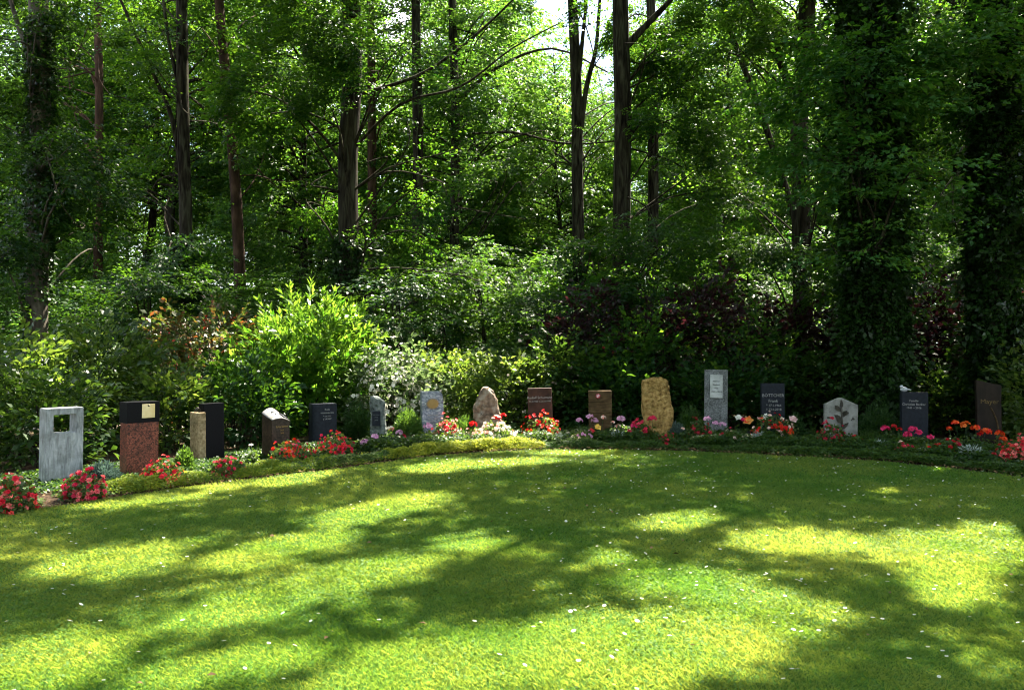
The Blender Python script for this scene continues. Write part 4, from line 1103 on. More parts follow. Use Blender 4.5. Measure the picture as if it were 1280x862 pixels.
headed('orange red geraniums in front of the slanted stone', [(1194, 529, 5, ORED), (1186, 536, 4, ORED), (1207, 532, 7, [(.85, .22, .04), (.85, .15, .03)]), (1219, 535, 6, ORED), (1232, 540, 7, ORED), (1224, 543, 4, RED), (1249, 542, 6, ORED), (1254, 549, 5, ORED)], (1220, 566), 32)
headed('bunch of roses with orange, magenta and white heads in a dark vase', [(923, 522, 5, [(.8, .8, .75)]), (927, 524, 4, MAG), (935, 526, 7, [(.85, .3, .05), (.85, .42, .1), (.75, .08, .03)]), (941, 539, 4, ORED), (949, 524, 4, PALE), (957, 521, 5, [(.82, .8, .76)])], (936, 552), 33, 'rose_bouquet', 'bouquet', True)
headed('pale pink roses beside the blackish yew bush', [(977, 524, 4, PALE), (991, 524, 6, [(.8, .5, .5), (.85, .6, .6)])], (988, 553), 34, 'rose_flower', 'flowers', True)
headed('single pink rose left of the dark arched stone', [(314, 556, 3, PALE)], (316, 584), 35, 'rose_flower', 'flowers', True)


def silver_plant(label, px, base_py, w_px, h_px, seed):
    rng = np.random.default_rng(seed); b = gnd(px, base_py); Y = b[1]; n = 420
    t = thing('silver_ragwort', label, 'plant', b)
    e = rng.normal(0, 1, (n, 3)); e[:, 2] = np.abs(e[:, 2]); e /= np.linalg.norm(e, axis=1, keepdims=True)
    p = e * np.array([w_px / 2, w_px / 2, h_px]) / F * Y * rng.uniform(.4, 1, n)[:, None]
    k = rng.uniform(.6, 1.3, n) * .05
    link('foliage', quads_mesh('silver_ragwort', quat_leaf(p, e + rng.normal(0, .4, (n, 3)), rng.normal(0, 1, (n, 3)) + np.array([0, 0, 1]), k, k * .35), M['silver'], rng.uniform(0, 1, n)), t)
    mb = MB()
    for q in p[:6]: mb.tube([(0, 0, -.01), q * .6, q], [.005, .004, .003], 5)
    link('stems', mb.mesh('ragwort_stems', M['silver']), t)


silver_plant('silver leaved plant below the orange red geraniums', 1213, 576, 34, 20, 1)
silver_plant('silver leaved plant left of the magenta geranium', 1100, 567, 26, 16, 2)
silver_plant('silver leaved plant beside the dark vase', 948, 556, 22, 17, 3)
silver_plant('silver leaved plant at the foot of the grey granite', 900, 557, 20, 14, 4)
silver_plant('silver leaved plant below the lilac flowers', 771, 556, 24, 18, 5)
silver_plant('silver leaved plant right of the red begonias', 700, 556, 20, 15, 6)
silver_plant('silver leaved plant below the pink geranium', 478, 565, 20, 12, 7)

# ------------------------------------------------------------------ gravestones
M['streak'] = solid_mat('marble_streaked', [(.30, (.15, .16, .175)), (.45, (.25, .27, .29)), (.60, (.32, .34, .36)), (.75, (.40, .42, .43))], 5, .45, .4, 0, (6, 6, 1.1), 8, 1.0, rot=(0, .55, 0), weather=.8)
M['redgranite'] = solid_mat('granite_red', [(.25, (.028, .009, .006)), (.5, (.14, .034, .018)), (.75, (.24, .07, .042))], 70, .45, .3, 0, voronoi=True, weather=.8)
M['blackgranite'] = solid_mat('granite_black', [(.3, (.004, .004, .005)), (.8, (.010, .010, .012))], 60, .4, .06)
M['slate'] = solid_mat('slate_dark', [(.3, (.009, .011, .016)), (.8, (.020, .025, .035))], 20, .55, .12)
M['tan'] = solid_mat('sandstone_tan', [(.3, (.16, .11, .055)), (.5, (.28, .21, .12)), (.75, (.40, .32, .20))], 30, .8, .2, .4, weather=.8)
M['brownstone'] = solid_mat('granite_brown', [(.3, (.02, .013, .008)), (.7, (.05, .033, .022))], 40, .45, .25, 0, voronoi=True, weather=.8)
M['polishedtop'] = solid_mat('polished_grey', [(.3, (.13, .12, .12)), (.8, (.26, .25, .25))], 30, .3, .5, weather=.8)
M['roughgrey'] = solid_mat('rough_grey_stone', [(.3, (.05, .06, .06)), (.55, (.14, .16, .155)), (.8, (.30, .31, .28))], 14, .85, .2, .6, weather=.8)
M['bluemarble'] = solid_mat('marble_blue', [(.3, (.07, .09, .14)), (.48, (.16, .19, .26)), (.62, (.34, .37, .42)), (.8, (.55, .56, .58))], 9, .4, .4, 0, (1, 1, 1.8), 9, 2.2, weather=.8)
M['boulder'] = solid_mat('boulder_stone', [(.28, (.07, .05, .04)), (.5, (.20, .15, .11)), (.62, (.26, .23, .19)), (.8, (.42, .38, .33))], 10, .9, .15, .7, detail=10)
M['redbrown'] = solid_mat('porphyry_redbrown', [(.3, (.022, .010, .008)), (.55, (.055, .022, .016)), (.8, (.09, .045, .034))], 6, .55, .2, 0, detail=9, weather=.8)
M['sandbrown'] = solid_mat('sandstone_brown', [(.3, (.045, .028, .013)), (.55, (.09, .058, .028)), (.8, (.14, .095, .05))], 8, .85, .15, .4, (1, 1, 3), weather=.8)
M['ochre'] = solid_mat('ochre_stone', [(.28, (.10, .055, .018)), (.5, (.30, .19, .065)), (.72, (.42, .29, .12)), (.85, (.5, .40, .22))], 16, .9, .15, .8, detail=10, weather=.8)
M['greygranite'] = solid_mat('granite_grey', [(.25, (.06, .065, .07)), (.5, (.13, .14, .15)), (.75, (.23, .24, .25))], 90, .75, .25, .3, voronoi=True, weather=.8)
M['gablestone'] = solid_mat('limestone_grey', [(.3, (.14, .14, .135)), (.55, (.24, .24, .23)), (.8, (.32, .32, .31))], 7, .7, .25, .2, weather=.8)
M['woodbronze'] = solid_mat('wood_dark', [(.3, (.008, .005, .004)), (.6, (.022, .014, .010)), (.85, (.045, .03, .02))], 9, .5, .2, .3, (1, 1, .12), weather=.8)
M['brass'] = solid_mat('brass_plaque', [(.3, (.55, .42, .18)), (.7, (.75, .66, .42))], 5, .3, .5, metallic=.8)
M['dullgold'] = solid_mat('dull_gold_letters', [(.3, (.10, .07, .025)), (.7, (.16, .11, .04))], 5, .6, .2)
M['gold'] = solid_mat('gold_letters', [(.3, (.20, .13, .04)), (.7, (.30, .20, .07))], 5, .5, .5, metallic=.4)
M['silverletter'] = solid_mat('silver_letters', [(.3, (.20, .20, .20)), (.7, (.30, .30, .30))], 5, .5, .4)
M['plaque'] = solid_mat('pale_plaque', [(.3, (.34, .36, .37)), (.7, (.50, .52, .53))], 6, .5, .4, weather=.8)
M['bronze'] = solid_mat('bronze_dark', [(.3, (.018, .016, .012)), (.7, (.05, .045, .035))], 20, .4, .5, metallic=.5)
M['pewter'] = solid_mat('pewter', [(.3, (.3, .33, .36)), (.7, (.55, .58, .62))], 20, .4, .5, metallic=.3)
M['whitestone'] = solid_mat('white_stone', [(.3, (.55, .55, .54)), (.7, (.75, .75, .74))], 12, .7, .3)
M['pinkstone'] = solid_mat('pinkish_stone', [(.3, (.35, .27, .23)), (.7, (.5, .41, .36))], 12, .8, .3)
M['darkvase'] = solid_mat('vase_dark', [(.3, (.012, .014, .018)), (.7, (.03, .034, .04))], 12, .35, .5)


def stone_frame(pxL, pxR, top, base, th):
    """face corners by pixels -> root position, width, height"""
    th = rad(th); A = gnd(pxL, base); c, s = math.cos(th), math.sin(th); k = (pxR - CX) / F
    w = (k * A[1] - A[0]) / (c - k * s)
    mid = A + np.array([c, s, 0]) * w / 2
    h = CAMZ - (top - CY) / F * A[1]
    return mid, w, h, th


def lettering(parent, text, size, x, z, mat, y=-.004, align='CENTER', ext=.002, name='inscription'):
    cu = bpy.data.curves.new('lettering', 'FONT'); cu.body = text; cu.size = size; cu.extrude = ext
    cu.align_x = align; cu.resolution_u = 2
    tmp = bpy.data.objects.new('lettering_tmp', cu); COL.objects.link(tmp)
    me = bpy.data.meshes.new_from_object(tmp.evaluated_get(bpy.context.evaluated_depsgraph_get()))
    bpy.data.objects.remove(tmp)
    me.transform(Matrix.Translation((x, y, z)) @ Matrix.Rotation(math.pi / 2, 4, 'X'))
    me.materials.clear(); me.materials.append(mat)
    return link(name, me, parent)


def gravestone(label, spec, build):
    mid, w, h, th = stone_frame(*spec)
    t = thing('gravestone', label, 'gravestone', mid, th)
    t.rotation_euler.x = random.gauss(0, .008); t.rotation_euler.y = random.gauss(0, .009)
    build(t, w, h)
    return t


def g_window(t, w, h):
    d = .17; x0, x1 = -w / 2, w / 2
    wx0, wx1 = -w / 2 + .20 * w, -w / 2 + .80 * w; wz1 = h - .082 * h; wz0 = wz1 - .235 * h
    bm = bmesh.new()
    ou = [(x0, -.05), (x1, -.05), (x1, h), (x0, h)]; inn = [(wx0, wz0), (wx1, wz0), (wx1, wz1), (wx0, wz1)]
    rings = []
    for y in (0, d):
        rings.append(([bm.verts.new((x, y, z)) for x, z in ou], [bm.verts.new((x, y, z)) for x, z in inn]))
    for (o, i), flip in zip(rings, (0, 1)):
        for k in range(4):
            f = [o[k], o[(k + 1) % 4], i[(k + 1) % 4], i[k]]
            bm.faces.new(f[::-1] if flip else f)
    for j in (0, 1):
        a, b = rings[0][j], rings[1][j]
        for k in range(4): bm.faces.new([a[k], b[k], b[(k + 1) % 4], a[(k + 1) % 4]])
    bmesh.ops.recalc_face_normals(bm, faces=bm.faces)
    sharp = [e for e in bm.edges if len(e.link_faces) == 2 and e.calc_face_angle(0) > .5]
    bmesh.ops.bevel(bm, geom=sharp, offset=.006, segments=2, affect='EDGES')
    link('slab', bm_mesh('streaked_slab', bm, M['streak']), t)


gravestone('blue grey streaked marble stone with a square window hole', (57, 104, 511, 611, 54), g_window)


def g_red(t, w, h):
    d = .2; zc = h * .725
    link('pillar', bm_mesh('red_pillar', bm_box(-w / 2 + .008, w / 2 - .008, .006, d, -.05, zc - .001), M['redgranite']), t)
    link('cap', bm_mesh('black_cap', bm_box(-w / 2, w / 2, 0, d + .01, zc, h, .004), M['blackgranite']), t)
    pl = link('plaque', bm_mesh('brass_plaque', bm_box(-.06 * w, .34 * w, -.012, -.001, zc + .055, h - .03, .003), M['brass']), t)
    bm = bmesh.new(); bmesh.ops.create_uvsphere(bm, u_segments=8, v_segments=6, radius=.012, matrix=Matrix.Translation((.14 * w, -.016, h - .05)))
    link('knob', bm_mesh('plaque_knob', bm, M['bronze'], True), pl)


gravestone('red granite pillar stone with a black cap and a small brass plaque', (158, 199, 503, 598, 50), g_red)


def g_twin(t, w, h):
    # w spans tan column and black slab; tan column is the lower left piece standing proud
    sp = -w / 2 + w * .27; hc = h * .865
    link('column', bm_mesh('tan_column', bm_box(-w / 2, sp, -.05, .17, -.05, hc), M['tan']), t)
    link('slab', bm_mesh('black_slab', bm_box(sp + .002, w / 2, 0, .14, -.05, h, .005), M['blackgranite']), t)
    mb = MB()
    for r in (.05, .035, .02):
        pts = [(-w / 2 + .055 + math.cos(a) * r, .06, hc + .004 + math.sin(a) * r * 1.2) for a in np.linspace(0, math.pi, 9)]
        mb.tube(pts, [.006] * 9, 6)
    link('ornament', mb.mesh('arch_ornament', M['bronze']), t, (0, 0, 0))


gravestone('tan stone column joined to a taller black slab', (246, 281, 505, 582, 50), g_twin)


def g_arch(t, w, h):
    d = .24; nx, ny = 12, 8; hf = h * .84
    bm = bmesh.new(); top = []
    def zt(i, j):
        x = i / nx * 2 - 1; return hf - .01 + .02 * (1 - x * x) + (h - hf + .02) * (j / ny) * (1 - .35 * x * x) - (.03 * x if x > 0 else 0)
    V = [[bm.verts.new((-w / 2 + w * i / nx, d * j / ny, zt(i, j))) for j in range(ny + 1)] for i in range(nx + 1)]
    Bt = {}
    for i in range(nx + 1):
        for j in (0, ny): Bt[i, j] = bm.verts.new((-w / 2 + w * i / nx, d * j / ny, -.05))
    for j in range(1, ny):
        for i in (0, nx): Bt[i, j] = bm.verts.new((-w / 2 + w * i / nx, d * j / ny, -.05))
    tf = []
    for i in range(nx):
        for j in range(ny): tf.append(bm.faces.new((V[i][j], V[i + 1][j], V[i + 1][j + 1], V[i][j + 1])))
        bm.faces.new((Bt[i, 0], Bt[i + 1, 0], V[i + 1][0], V[i][0])); bm.faces.new((Bt[i + 1, ny], Bt[i, ny], V[i][ny], V[i + 1][ny]))
    for j in range(ny):
        bm.faces.new((Bt[0, j + 1], Bt[0, j], V[0][j], V[0][j + 1])); bm.faces.new((Bt[nx, j], Bt[nx, j + 1], V[nx][j + 1], V[nx][j]))
    link('block', bm_mesh('arched_block', bm, M['brownstone']), t)
    # polished sloping top, a thin slab following the slope
    bm = bmesh.new()
    lo = [[bm.verts.new((-w / 2 - .004 + (w + .008) * i / nx, -.004 + (d + .008) * j / ny, zt(i, j) + .002)) for j in range(ny + 1)] for i in range(nx + 1)]
    hi = [[bm.verts.new((-w / 2 - .004 + (w + .008) * i / nx, -.004 + (d + .008) * j / ny, zt(i, j) + .016)) for j in range(ny + 1)] for i in range(nx + 1)]
    for i in range(nx):
        for j in range(ny):
            bm.faces.new((hi[i][j], hi[i + 1][j], hi[i + 1][j + 1], hi[i][j + 1])); bm.faces.new((lo[i][j], lo[i][j + 1], lo[i + 1][j + 1], lo[i + 1][j]))
        bm.faces.new((lo[i][0], lo[i + 1][0], hi[i + 1][0], hi[i][0])); bm.faces.new((lo[i + 1][ny], lo[i][ny], hi[i][ny], hi[i + 1][ny]))
    for j in range(ny):
        bm.faces.new((lo[0][j + 1], lo[0][j], hi[0][j], hi[0][j + 1])); bm.faces.new((lo[nx][j], lo[nx][j + 1], hi[nx][j + 1], hi[nx][j]))
    link('top', bm_mesh('polished_top', bm, M['polishedtop'], True), t)
    for (x, y) in ((-.3, .6), (-.05, .62), (-.18, .35)):
        b2 = bmesh.new(); i, j = (x + 1) / 2 * nx, y * ny
        bmesh.ops.create_icosphere(b2, subdivisions=2, radius=.017, matrix=Matrix.Translation((x * w / 2, y * d, zt(i, j) + .022)) @ Matrix.Diagonal((1, 1, .6, 1)))
        link('boss', bm_mesh('boss', b2, M['silverletter'], True), t)
    b2 = bmesh.new(); i = .8 * nx
    mbk = [(.18 * w, .02), (.47 * w, .02), (.47 * w, .55 * d), (.16 * w, .45 * d)]
    lo2 = [b2.verts.new((x, y, zt((x / w + .5) * nx, y / d * ny) + .018)) for x, y in mbk]; hi2 = [b2.verts.new((v.co.x, v.co.y, v.co.z + .016)) for v in lo2]
    b2.faces.new(hi2); b2.faces.new(lo2[::-1])
    for k in range(4): b2.faces.new((lo2[k], lo2[(k + 1) % 4], hi2[(k + 1) % 4], hi2[k]))
    link('open_book', bm_mesh('carved_book', b2, M['slate']), t)
    lettering(t, 'Erika Sander', .042, .02, hf - .115, M['gold']); lettering(t, '1927', .03, .02, hf - .165, M['gold']); lettering(t, '2012', .03, .02, hf - .205, M['gold'])


gravestone('dark brown stone with a sloping polished arched top and gold letters', (340, 362, 515, 577, 52), g_arch)


def g_column(t, w, h):
    d = .24; r = .09
    out = [(w / 2, 0), (w / 2, d), (-w / 2, d)] + [(-w / 2 + r - r * math.cos(a), r - r * math.sin(a)) for a in np.linspace(0, math.pi / 2, 8)]
    bm = bmesh.new(); a = [bm.verts.new((x, y, -.05)) for x, y in out]; b = [bm.verts.new((x, y, h)) for x, y in out]
    n = len(out); bm.faces.new(b); bm.faces.new(a[::-1])
    for i in range(n): bm.faces.new((a[i], a[(i + 1) % n], b[(i + 1) % n], b[i]))
    bmesh.ops.recalc_face_normals(bm, faces=bm.faces)
    bmesh.ops.bevel(bm, geom=[e for e in bm.edges if e.verts[0].co.z > h - .01 and e.verts[1].co.z > h - .01], offset=.006, segments=2, affect='EDGES')
    link('block', bm_mesh('rounded_block', bm, M['slate']), t)
    for k, (s, zz) in enumerate((('Ruth', .11), ('WEISSENBORN', .165), ('* 4.3.1931', .22), ('† 2.8.2007', .265))):
        lettering(t, s, (.045, .034, .034, .034)[k], .04, h - zz, M['silverletter'])


gravestone('dark slate blue stone with a rounded left edge and silver letters', (391, 421, 505, 557, 30), g_column)


def g_rough(t, w, h):
    out = [(-w / 2, -.05), (w / 2, -.05), (w / 2 + .01, h * .3), (w / 2 - .015, h * .6), (w / 2, h * .86), (w * .2, h * .93), (-w * .2, h), (-w / 2, h * .96), (-w / 2 + .01, h * .5)]
    link('slab', bm_mesh('rough_slab', roughen(bm_prism(out, 0, .16, .02), 4, .025, 6, 3, .012), M['roughgrey']), t)
    pl = link('plate', bm_mesh('dark_plate', bm_box(-.32 * w, .22 * w, -.03, .0, h * .40, h * .69, .004), M['slate']), t)
    for k in range(3): lettering(pl, ('Hans Lorenz', '1938', '2009')[k], .028, -.05 * w, h * .61 - .045 * k, M['roughgrey'], -.033)


gravestone('rough grey stone slab with a dark square plate', (462, 481, 494, 557, 4), g_rough)


def g_sun(t, w, h):
    out = [(-w / 2, -.05), (w / 2, -.05), (w / 2, h * .80), (w / 2 - .015, h * .93), (w / 2 - .06, h * .995), (-w / 2, h)]
    link('slab', bm_mesh('blue_slab', bm_prism(out, 0, .14, .007), M['bluemarble']), t)
    bm = bmesh.new(); n = 18; cx, cz = 0.0, h * .755
    f, b = [], []
    for i in range(n * 2):
        a = math.pi * i / n; r = .125 if i % 2 else .088
        f.append(bm.verts.new((cx + math.cos(a) * r, -.010, cz + math.sin(a) * r * .82))); b.append(bm.verts.new((cx + math.cos(a) * r, -.001, cz + math.sin(a) * r * .82)))
    bm.faces.new(f); bm.faces.new(b[::-1])
    for i in range(n * 2): bm.faces.new((f[i], b[i], b[(i + 1) % (2 * n)], f[(i + 1) % (2 * n)]))
    em = link('sun_emblem', bm_mesh('sun_emblem', bm, M['gold']), t)
    lettering(t, 'Karin Engel', .042, 0, h * .52, M['silverletter']); lettering(t, '1944 – 2011', .036, 0, h * .45, M['silverletter'])


gravestone('blue grey marble stone with a golden sun emblem', (528, 555, 489, 553, 18), g_sun)


def g_boulder(t, w, h):
    out = [(-w * .42, -.05), (w * .44, -.05), (w * .5, h * .35), (w * .44, h * .55), (w * .32, h * .78), (w * .12, h * .95), (-w * .05, h), (-w * .25, h * .93), (-w * .40, h * .72), (-w * .5, h * .4)]
    link('boulder', bm_mesh('pointed_boulder', roughen(bm_prism(out, 0, .26, .05), 4, .05, 4, 5, .015), M['boulder'], True), t)
    lettering(t, 'Familie', .07, .0, h * .60, M['bronze'], -.035); lettering(t, 'Krause', .08, .0, h * .46, M['bronze'], -.035)


gravestone('pointed rough boulder gravestone', (591, 626, 482, 550, 3), g_boulder)


def g_redslab(t, w, h):
    link('slab', bm_mesh('redbrown_slab', bm_box(-w / 2, w / 2, 0, .14, -.05, h, .007), M['redbrown']), t)
    lettering(t, 'Rudolf Schumann', .064, 0, h - .185, M['silverletter']); lettering(t, '31.3.1920 † 23.10.1999', .042, 0, h - .245, M['silverletter'])


gravestone('red brown stone slab with two white lines of lettering', (661, 691, 485, 549, -4), g_redslab)


def g_sand(t, w, h):
    zs = [-.05, h * .30, h * .52, h * .755, h]
    mb = MB()
    bm = bmesh.new()
    for k in range(4):
        b2 = bm_box(-w / 2, w / 2, 0, .14, zs[k] + (.008 if k else 0), zs[k + 1] - .002, .008)
        me = bpy.data.meshes.new('tmp'); b2.to_mesh(me); b2.free(); bm.from_mesh(me); bpy.data.meshes.remove(me)
    b2 = bm_box(-w / 2 + .01, w / 2 - .01, .014, .13, -.05, h - .01, 0); me = bpy.data.meshes.new('tmp'); b2.to_mesh(me); b2.free(); bm.from_mesh(me); bpy.data.meshes.remove(me)
    link('slab', bm_mesh('carved_sandstone', bm, M['sandbrown']), t)
    rng = np.random.default_rng(4); Q, C = [], []
    for k, r in enumerate((.05, .036, .022)):
        q, cc = blossom(np.array([-.08 * w, -.012 - .006 * k, h * .885]), (0, -1, .0), r, (.80, .55, .58) if k else (.45, .05, .08), rng, 6, 1); Q.append(q); C.append(cc)
    link('rosette', quads_mesh('rosette', np.concatenate(Q), M['petal'], None, np.concatenate(C)), t)


gravestone('brown sandstone with carved horizontal grooves and a pink rosette', (736, 765, 488, 547, -5), g_sand)


def g_ochre(t, w, h):
    out = [(-w / 2, -.05), (w * .42, -.05), (w * .40, h * .2), (w * .5, h * .38), (w * .49, h * .5), (w * .40, h * .66), (w * .37, h * .85), (w * .28, h * .97), (w * .05, h), (-w * .25, h * .985), (-w / 2, h * .97)]
    link('block', bm_mesh('ochre_block', roughen(bm_prism(out, 0, .24, .02), 4, .022, 7, 9, .016), M['ochre']), t)


gravestone('tall rough ochre yellow stone with a broken right side', (804, 843, 472, 552, -6), g_ochre)


def g_granite(t, w, h):
    link('slab', bm_mesh('granite_slab', bm_box(-w / 2, w / 2, 0, .15, -.05, h, .006), M['greygranite']), t)
    pl = link('plaque', bm_mesh('pale_plaque', bm_box(-.26 * w, .28 * w, -.028, -.001, h * .60, h * .93, .004), M['plaque']), t)
    for k, s in enumerate(('Werner', 'Elisabeth', 'Pohl', '1929 – 2014')):
        lettering(pl, s, .036, .01 * w, h * .83 - .062 * k, M['slate'], -.031)


gravestone('tallest grey granite stone with a pale rectangular plaque', (880, 909, 462, 549, -12), g_granite)


def g_bott(t, w, h):
    link('slab', bm_mesh('slate_slab', bm_box(-w / 2, w / 2, 0, .12, -.05, h, .005), M['slate']), t)
    lettering(t, 'BÖTTCHER', .074, 0, h - .235, M['silverletter']); lettering(t, 'Frank', .072, 0, h - .33, M['silverletter'])
    lettering(t, '* 17.1.1964', .056, .01, h - .405, M['silverletter']); lettering(t, '† 22.6.2018', .056, .01, h - .475, M['silverletter'])


gravestone('black slate slab with four lines of pale lettering', (952, 981, 479, 550, -6), g_bott)


def g_gable(t, w, h):
    out = [(-w / 2, -.05), (w / 2 - .004, -.05), (w / 2, h * .86), (0.02, h), (-.04, h), (-w / 2, h * .86)]
    link('slab', bm_mesh('gabled_slab', bm_prism(out, 0, .14, .007), M['gablestone']), t)
    def leaf(cx, cz, ln, wd, a):
        pts = [(0, 0), (.3, .42), (.65, .4), (1, 0), (.65, -.4), (.3, -.42)]
        bm = bm_prism([(cx + (p * math.cos(a)) * ln - q * wd * math.sin(a), cz + p * ln * math.sin(a) + q * wd * math.cos(a)) for p, q in pts], -.016, -.001, .003)
        return bm_mesh('relief_leaf', bm, M['bronze'])
    for (x, z, ln, wd, a) in ((-.01, .72, .14, .08, 2.3), (.0, .60, .15, .08, .9), (0, .56, .13, .075, 2.6), (0, .47, .13, .08, 2.2), (0, .34, .17, .07, .8), (.0, .78, .14, .06, 1.5), (.01, .66, .12, .07, .3)):
        link('relief_leaf', leaf(x, z * h, ln * h / .8, wd, a), t)
    mb = MB(); mb.tube([(0, -.01, h * .2), (.012, -.012, h * .5), (-.004, -.012, h * .96)], [.018, .014, .010], 6)
    link('relief_stem', mb.mesh('relief_stem', M['bronze']), t)
    link('relief_bar', bm_mesh('relief_bar', bm_box(-.42 * w, -.22 * w, -.012, -.001, h * .565, h * .60, .004), M['bronze']), t)
    bird = [(.28, .54), (.33, .575), (.345, .62), (.37, .58), (.40, .575), (.385, .55), (.37, .545), (.34, .56), (.30, .53)]
    link('relief_bird', bm_mesh('relief_bird', bm_prism([(x * w, z * h) for x, z in bird], -.012, -.001, .002), M['bronze']), t)


gravestone('pale grey gabled stone with a dark leaf branch relief', (1030, 1072, 497, 556, -14), g_gable)


def g_silver(t, w, h):
    link('slab', bm_mesh('black_slab_ornament', bm_box(-w / 2, w / 2, 0, .13, -.05, h, .005), M['slate']), t)
    lettering(t, 'Familie', .05, -.02, h - .155, M['silverletter']); lettering(t, 'Christian Becker', .054, -.02, h - .215, M['silverletter']); lettering(t, '1941 – 2016', .046, -.02, h - .27, M['silverletter'])


sst = gravestone('black slab with small lettering and a silver ornament on its top', (1127, 1160, 490, 558, -10), g_silver)


def g_wood(t, w, h):
    out = [(-w / 2, -.05), (w * .5, -.05), (w * .46, h * .5), (w * .47, h * .93), (w * .1, h * .955), (-w * .52, h), (-w * .5, h * .5)]
    link('slab', bm_mesh('slanted_slab', bm_prism(out, 0, .2, .008), M['woodbronze']), t)
    mb = MB(); mb.tube(smooth_line([(.05 * w, -.006, h * .60), (.16 * w, -.008, h * .52), (.28 * w, -.008, h * .40), (.34 * w, -.008, h * .25), (.36 * w, -.006, h * .08)], 4), [.012] * 17, 6)
    link('relief_branch', mb.mesh('relief_branch', M['sandbrown']), t)
    lettering(t, 'Mayer', .105, .0, h * .66, M['dullgold'])


gravestone('dark wooden looking stone with a slanted top and a gold name', (1221, 1253, 475, 560, -22), g_wood)

# ------------------------------------------------------------------ small things in the bed
# pewter bird on the black slab
mid, w, h, th = stone_frame(1127, 1160, 490, 558, -10)
bpos = mid + np.array([math.cos(th) * (-w * .38) - math.sin(th) * .06, math.sin(th) * (-w * .38) + math.cos(th) * .06, h])
t = thing('bird_figure', 'small silvery bird figure sitting on the black slab', 'figurine', bpos, th)
bm = bmesh.new(); bmesh.ops.create_uvsphere(bm, u_segments=14, v_segments=10, radius=.055, matrix=Matrix.Translation((0, 0, .045)) @ Matrix.Diagonal((1.1, .75, .8, 1)))
link('body', bm_mesh('bird_body', bm, M['pewter'], True), t)
bm = bmesh.new(); bmesh.ops.create_uvsphere(bm, u_segments=12, v_segments=8, radius=.03, matrix=Matrix.Translation((-.04, -.01, .088)))
link('head', bm_mesh('bird_head', bm, M['pewter'], True), t)
bm = bmesh.new(); bmesh.ops.create_cone(bm, segments=8, radius1=.009, radius2=.001, depth=.03, cap_ends=True, matrix=Matrix.Translation((-.078, -.014, .088)) @ Matrix.Rotation(-math.pi / 2, 4, 'Y'))
link('beak', bm_mesh('bird_beak', bm, M['bronze'], True), t)
bm = bm_prism([(.03, .04), (.11, .03), (.11, .045), (.04, .07)], -.02, .02, .003)
link('tail', bm_mesh('bird_tail', bm, M['pewter']), t)


def pebble(label, px, py, wpx, mat, seed, flat=.5, name='pebble', group=None):
    b = gnd(px, py); r = wpx / F * b[1] / 2
    bm = bmesh.new(); bmesh.ops.create_icosphere(bm, subdivisions=3, radius=r)
    for v in bm.verts:
        v.co += mnoise.noise_vector(v.co * (1.6 / r) + Vector((seed, seed * 2, 0))) * r * .22; v.co.z = v.co.z * flat + r * flat * .8
    o = link(name, bm_mesh(name, bm, M[mat], True), None, b)
    tag(o, label, 'stone', group)


pebble('smooth white oval stone lying below the mixed begonias', 376, 576, 13, 'whitestone', 1)
pebble('pale stone at the lawn edge below the white oval stone', 390, 588, 8, 'pinkstone', 2)
pebble('small pale stone right of the white oval stone, nearest the lawn', 404, 585, 9, 'pinkstone', 3)
pebble('small flat stone farthest right of the lawn edge stones', 417, 584, 9, 'whitestone', 4)
pebble('flat pinkish stone in the edging below the ochre stone', 791, 560, 9, 'pinkstone', 5, .35)
pebble('pale flat stone in front of the dark vase', 931, 556, 16, 'roughgrey', 6, .3)
b = gnd(936, 552) + np.array([0, -.05, 0])
t = thing('flower_vase', 'dark round vase holding the bunch of roses', 'vase', b)
prof = [(.035, 0), (.055, .04), (.065, .09), (.05, .14), (.038, .17), (.046, .185)]
mb = MB(); mb.tube([(0, 0, z) for r, z in prof], [r for r, z in prof], 18, 0, False); mb.poly([(math.cos(a) * .035, math.sin(a) * .035, .001) for a in np.linspace(0, 6.28, 18, endpoint=False)])
link('body', mb.mesh('vase_body', M['darkvase']), t)
mb = MB(); pts = [(math.cos(a) * .047, math.sin(a) * .047, .186) for a in np.linspace(0, 2 * math.pi, 19)]; mb.tube(pts, [.005] * 19, 6, 0, False)
link('rim', mb.mesh('vase_rim', M['bronze']), t)

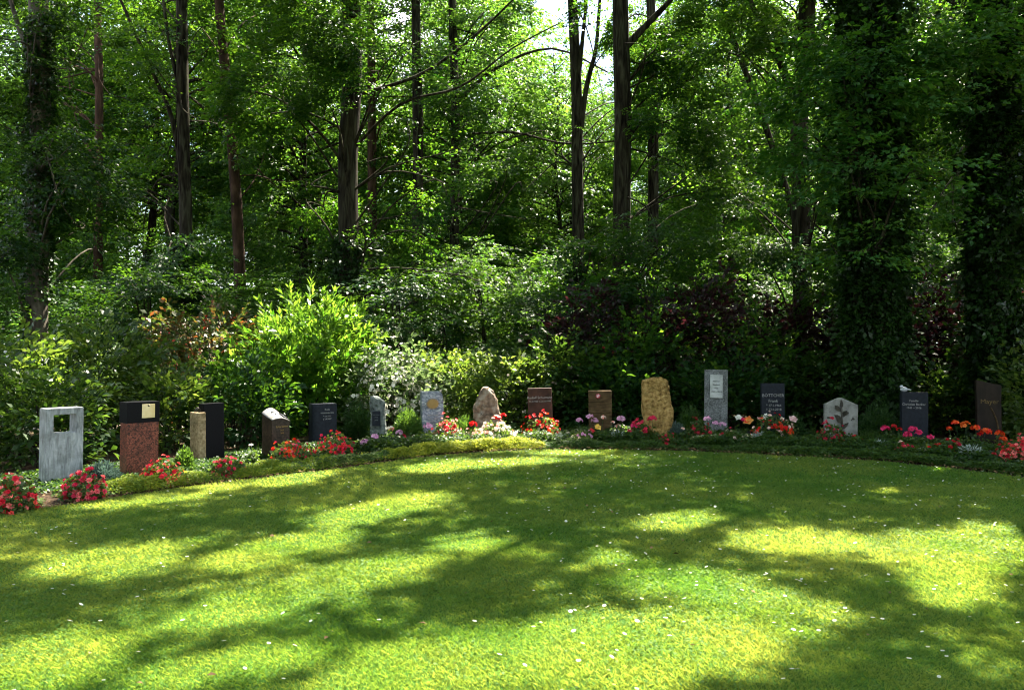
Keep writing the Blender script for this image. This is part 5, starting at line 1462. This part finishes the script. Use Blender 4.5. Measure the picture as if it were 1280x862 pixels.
# ------------------------------------------------------------------ sky, sun, camera
w = bpy.data.worlds.new('World'); scene.world = w; w.use_nodes = True
nt = w.node_tree; N, L = nt.nodes, nt.links; N.clear()
sky = N.new('ShaderNodeTexSky'); sky.sky_type = 'NISHITA'; sky.sun_disc = False
sky.sun_elevation = SUN_EL; sky.sun_rotation = SUN_AZ; sky.dust_density = 1.5
tc = N.new('ShaderNodeTexCoord'); mp = N.new('ShaderNodeMapping'); mp.inputs['Scale'].default_value = (1, 1, 2.2)
nz = N.new('ShaderNodeTexNoise'); nz.inputs['Scale'].default_value = 3.2; nz.inputs['Detail'].default_value = 7
L.new(tc.outputs['Generated'], mp.inputs[0]); L.new(mp.outputs[0], nz.inputs['Vector'])
r = ramp(N, [(.46, (0, 0, 0)), (.60, (1, 1, 1))]); L.new(nz.outputs[0], r.inputs[0])
mx = N.new('ShaderNodeMixRGB'); mx.inputs['Color2'].default_value = (9, 9.3, 9.8, 1)
L.new(r.outputs[0], mx.inputs['Fac']); L.new(sky.outputs[0], mx.inputs['Color1'])
bg = N.new('ShaderNodeBackground'); bg.inputs['Strength'].default_value = .055; L.new(mx.outputs[0], bg.inputs['Color'])
ow = N.new('ShaderNodeOutputWorld'); L.new(bg.outputs[0], ow.inputs[0])
sl = bpy.data.lights.new('sun', 'SUN'); sl.energy = 5.0; sl.angle = rad(.53); sl.color = (1, .91, .76)
so = link('sun', sl); so.rotation_euler = Vector(SDIR).to_track_quat('Z', 'Y').to_euler()
cam = bpy.data.cameras.new('camera'); co = link('camera', cam, None, (0, 0, CAMZ))
cam.sensor_width = 36; cam.lens = 36 * F / 1280; cam.clip_end = 600; cam.clip_start = .05
co.rotation_euler = (rad(90) + math.atan((CY - 431) / F), 0, 0)
scene.camera = co
vs = scene.view_settings
scene.display_settings.display_device = 'sRGB'
vs.view_transform = 'Standard'; vs.look = 'None'; vs.gamma = 1; vs.use_curve_mapping = False; vs.exposure = 3.15
cy = scene.cycles
cy.max_bounces = 6; cy.diffuse_bounces = 4; cy.transmission_bounces = 4; cy.glossy_bounces = 2; cy.transparent_max_bounces = 4
cy.sample_clamp_indirect = 4; cy.caustics_reflective = False; cy.caustics_refractive = False
cy.filter_width = 1.1
cy.use_denoising = True; cy.denoiser = 'OPENIMAGEDENOISE'
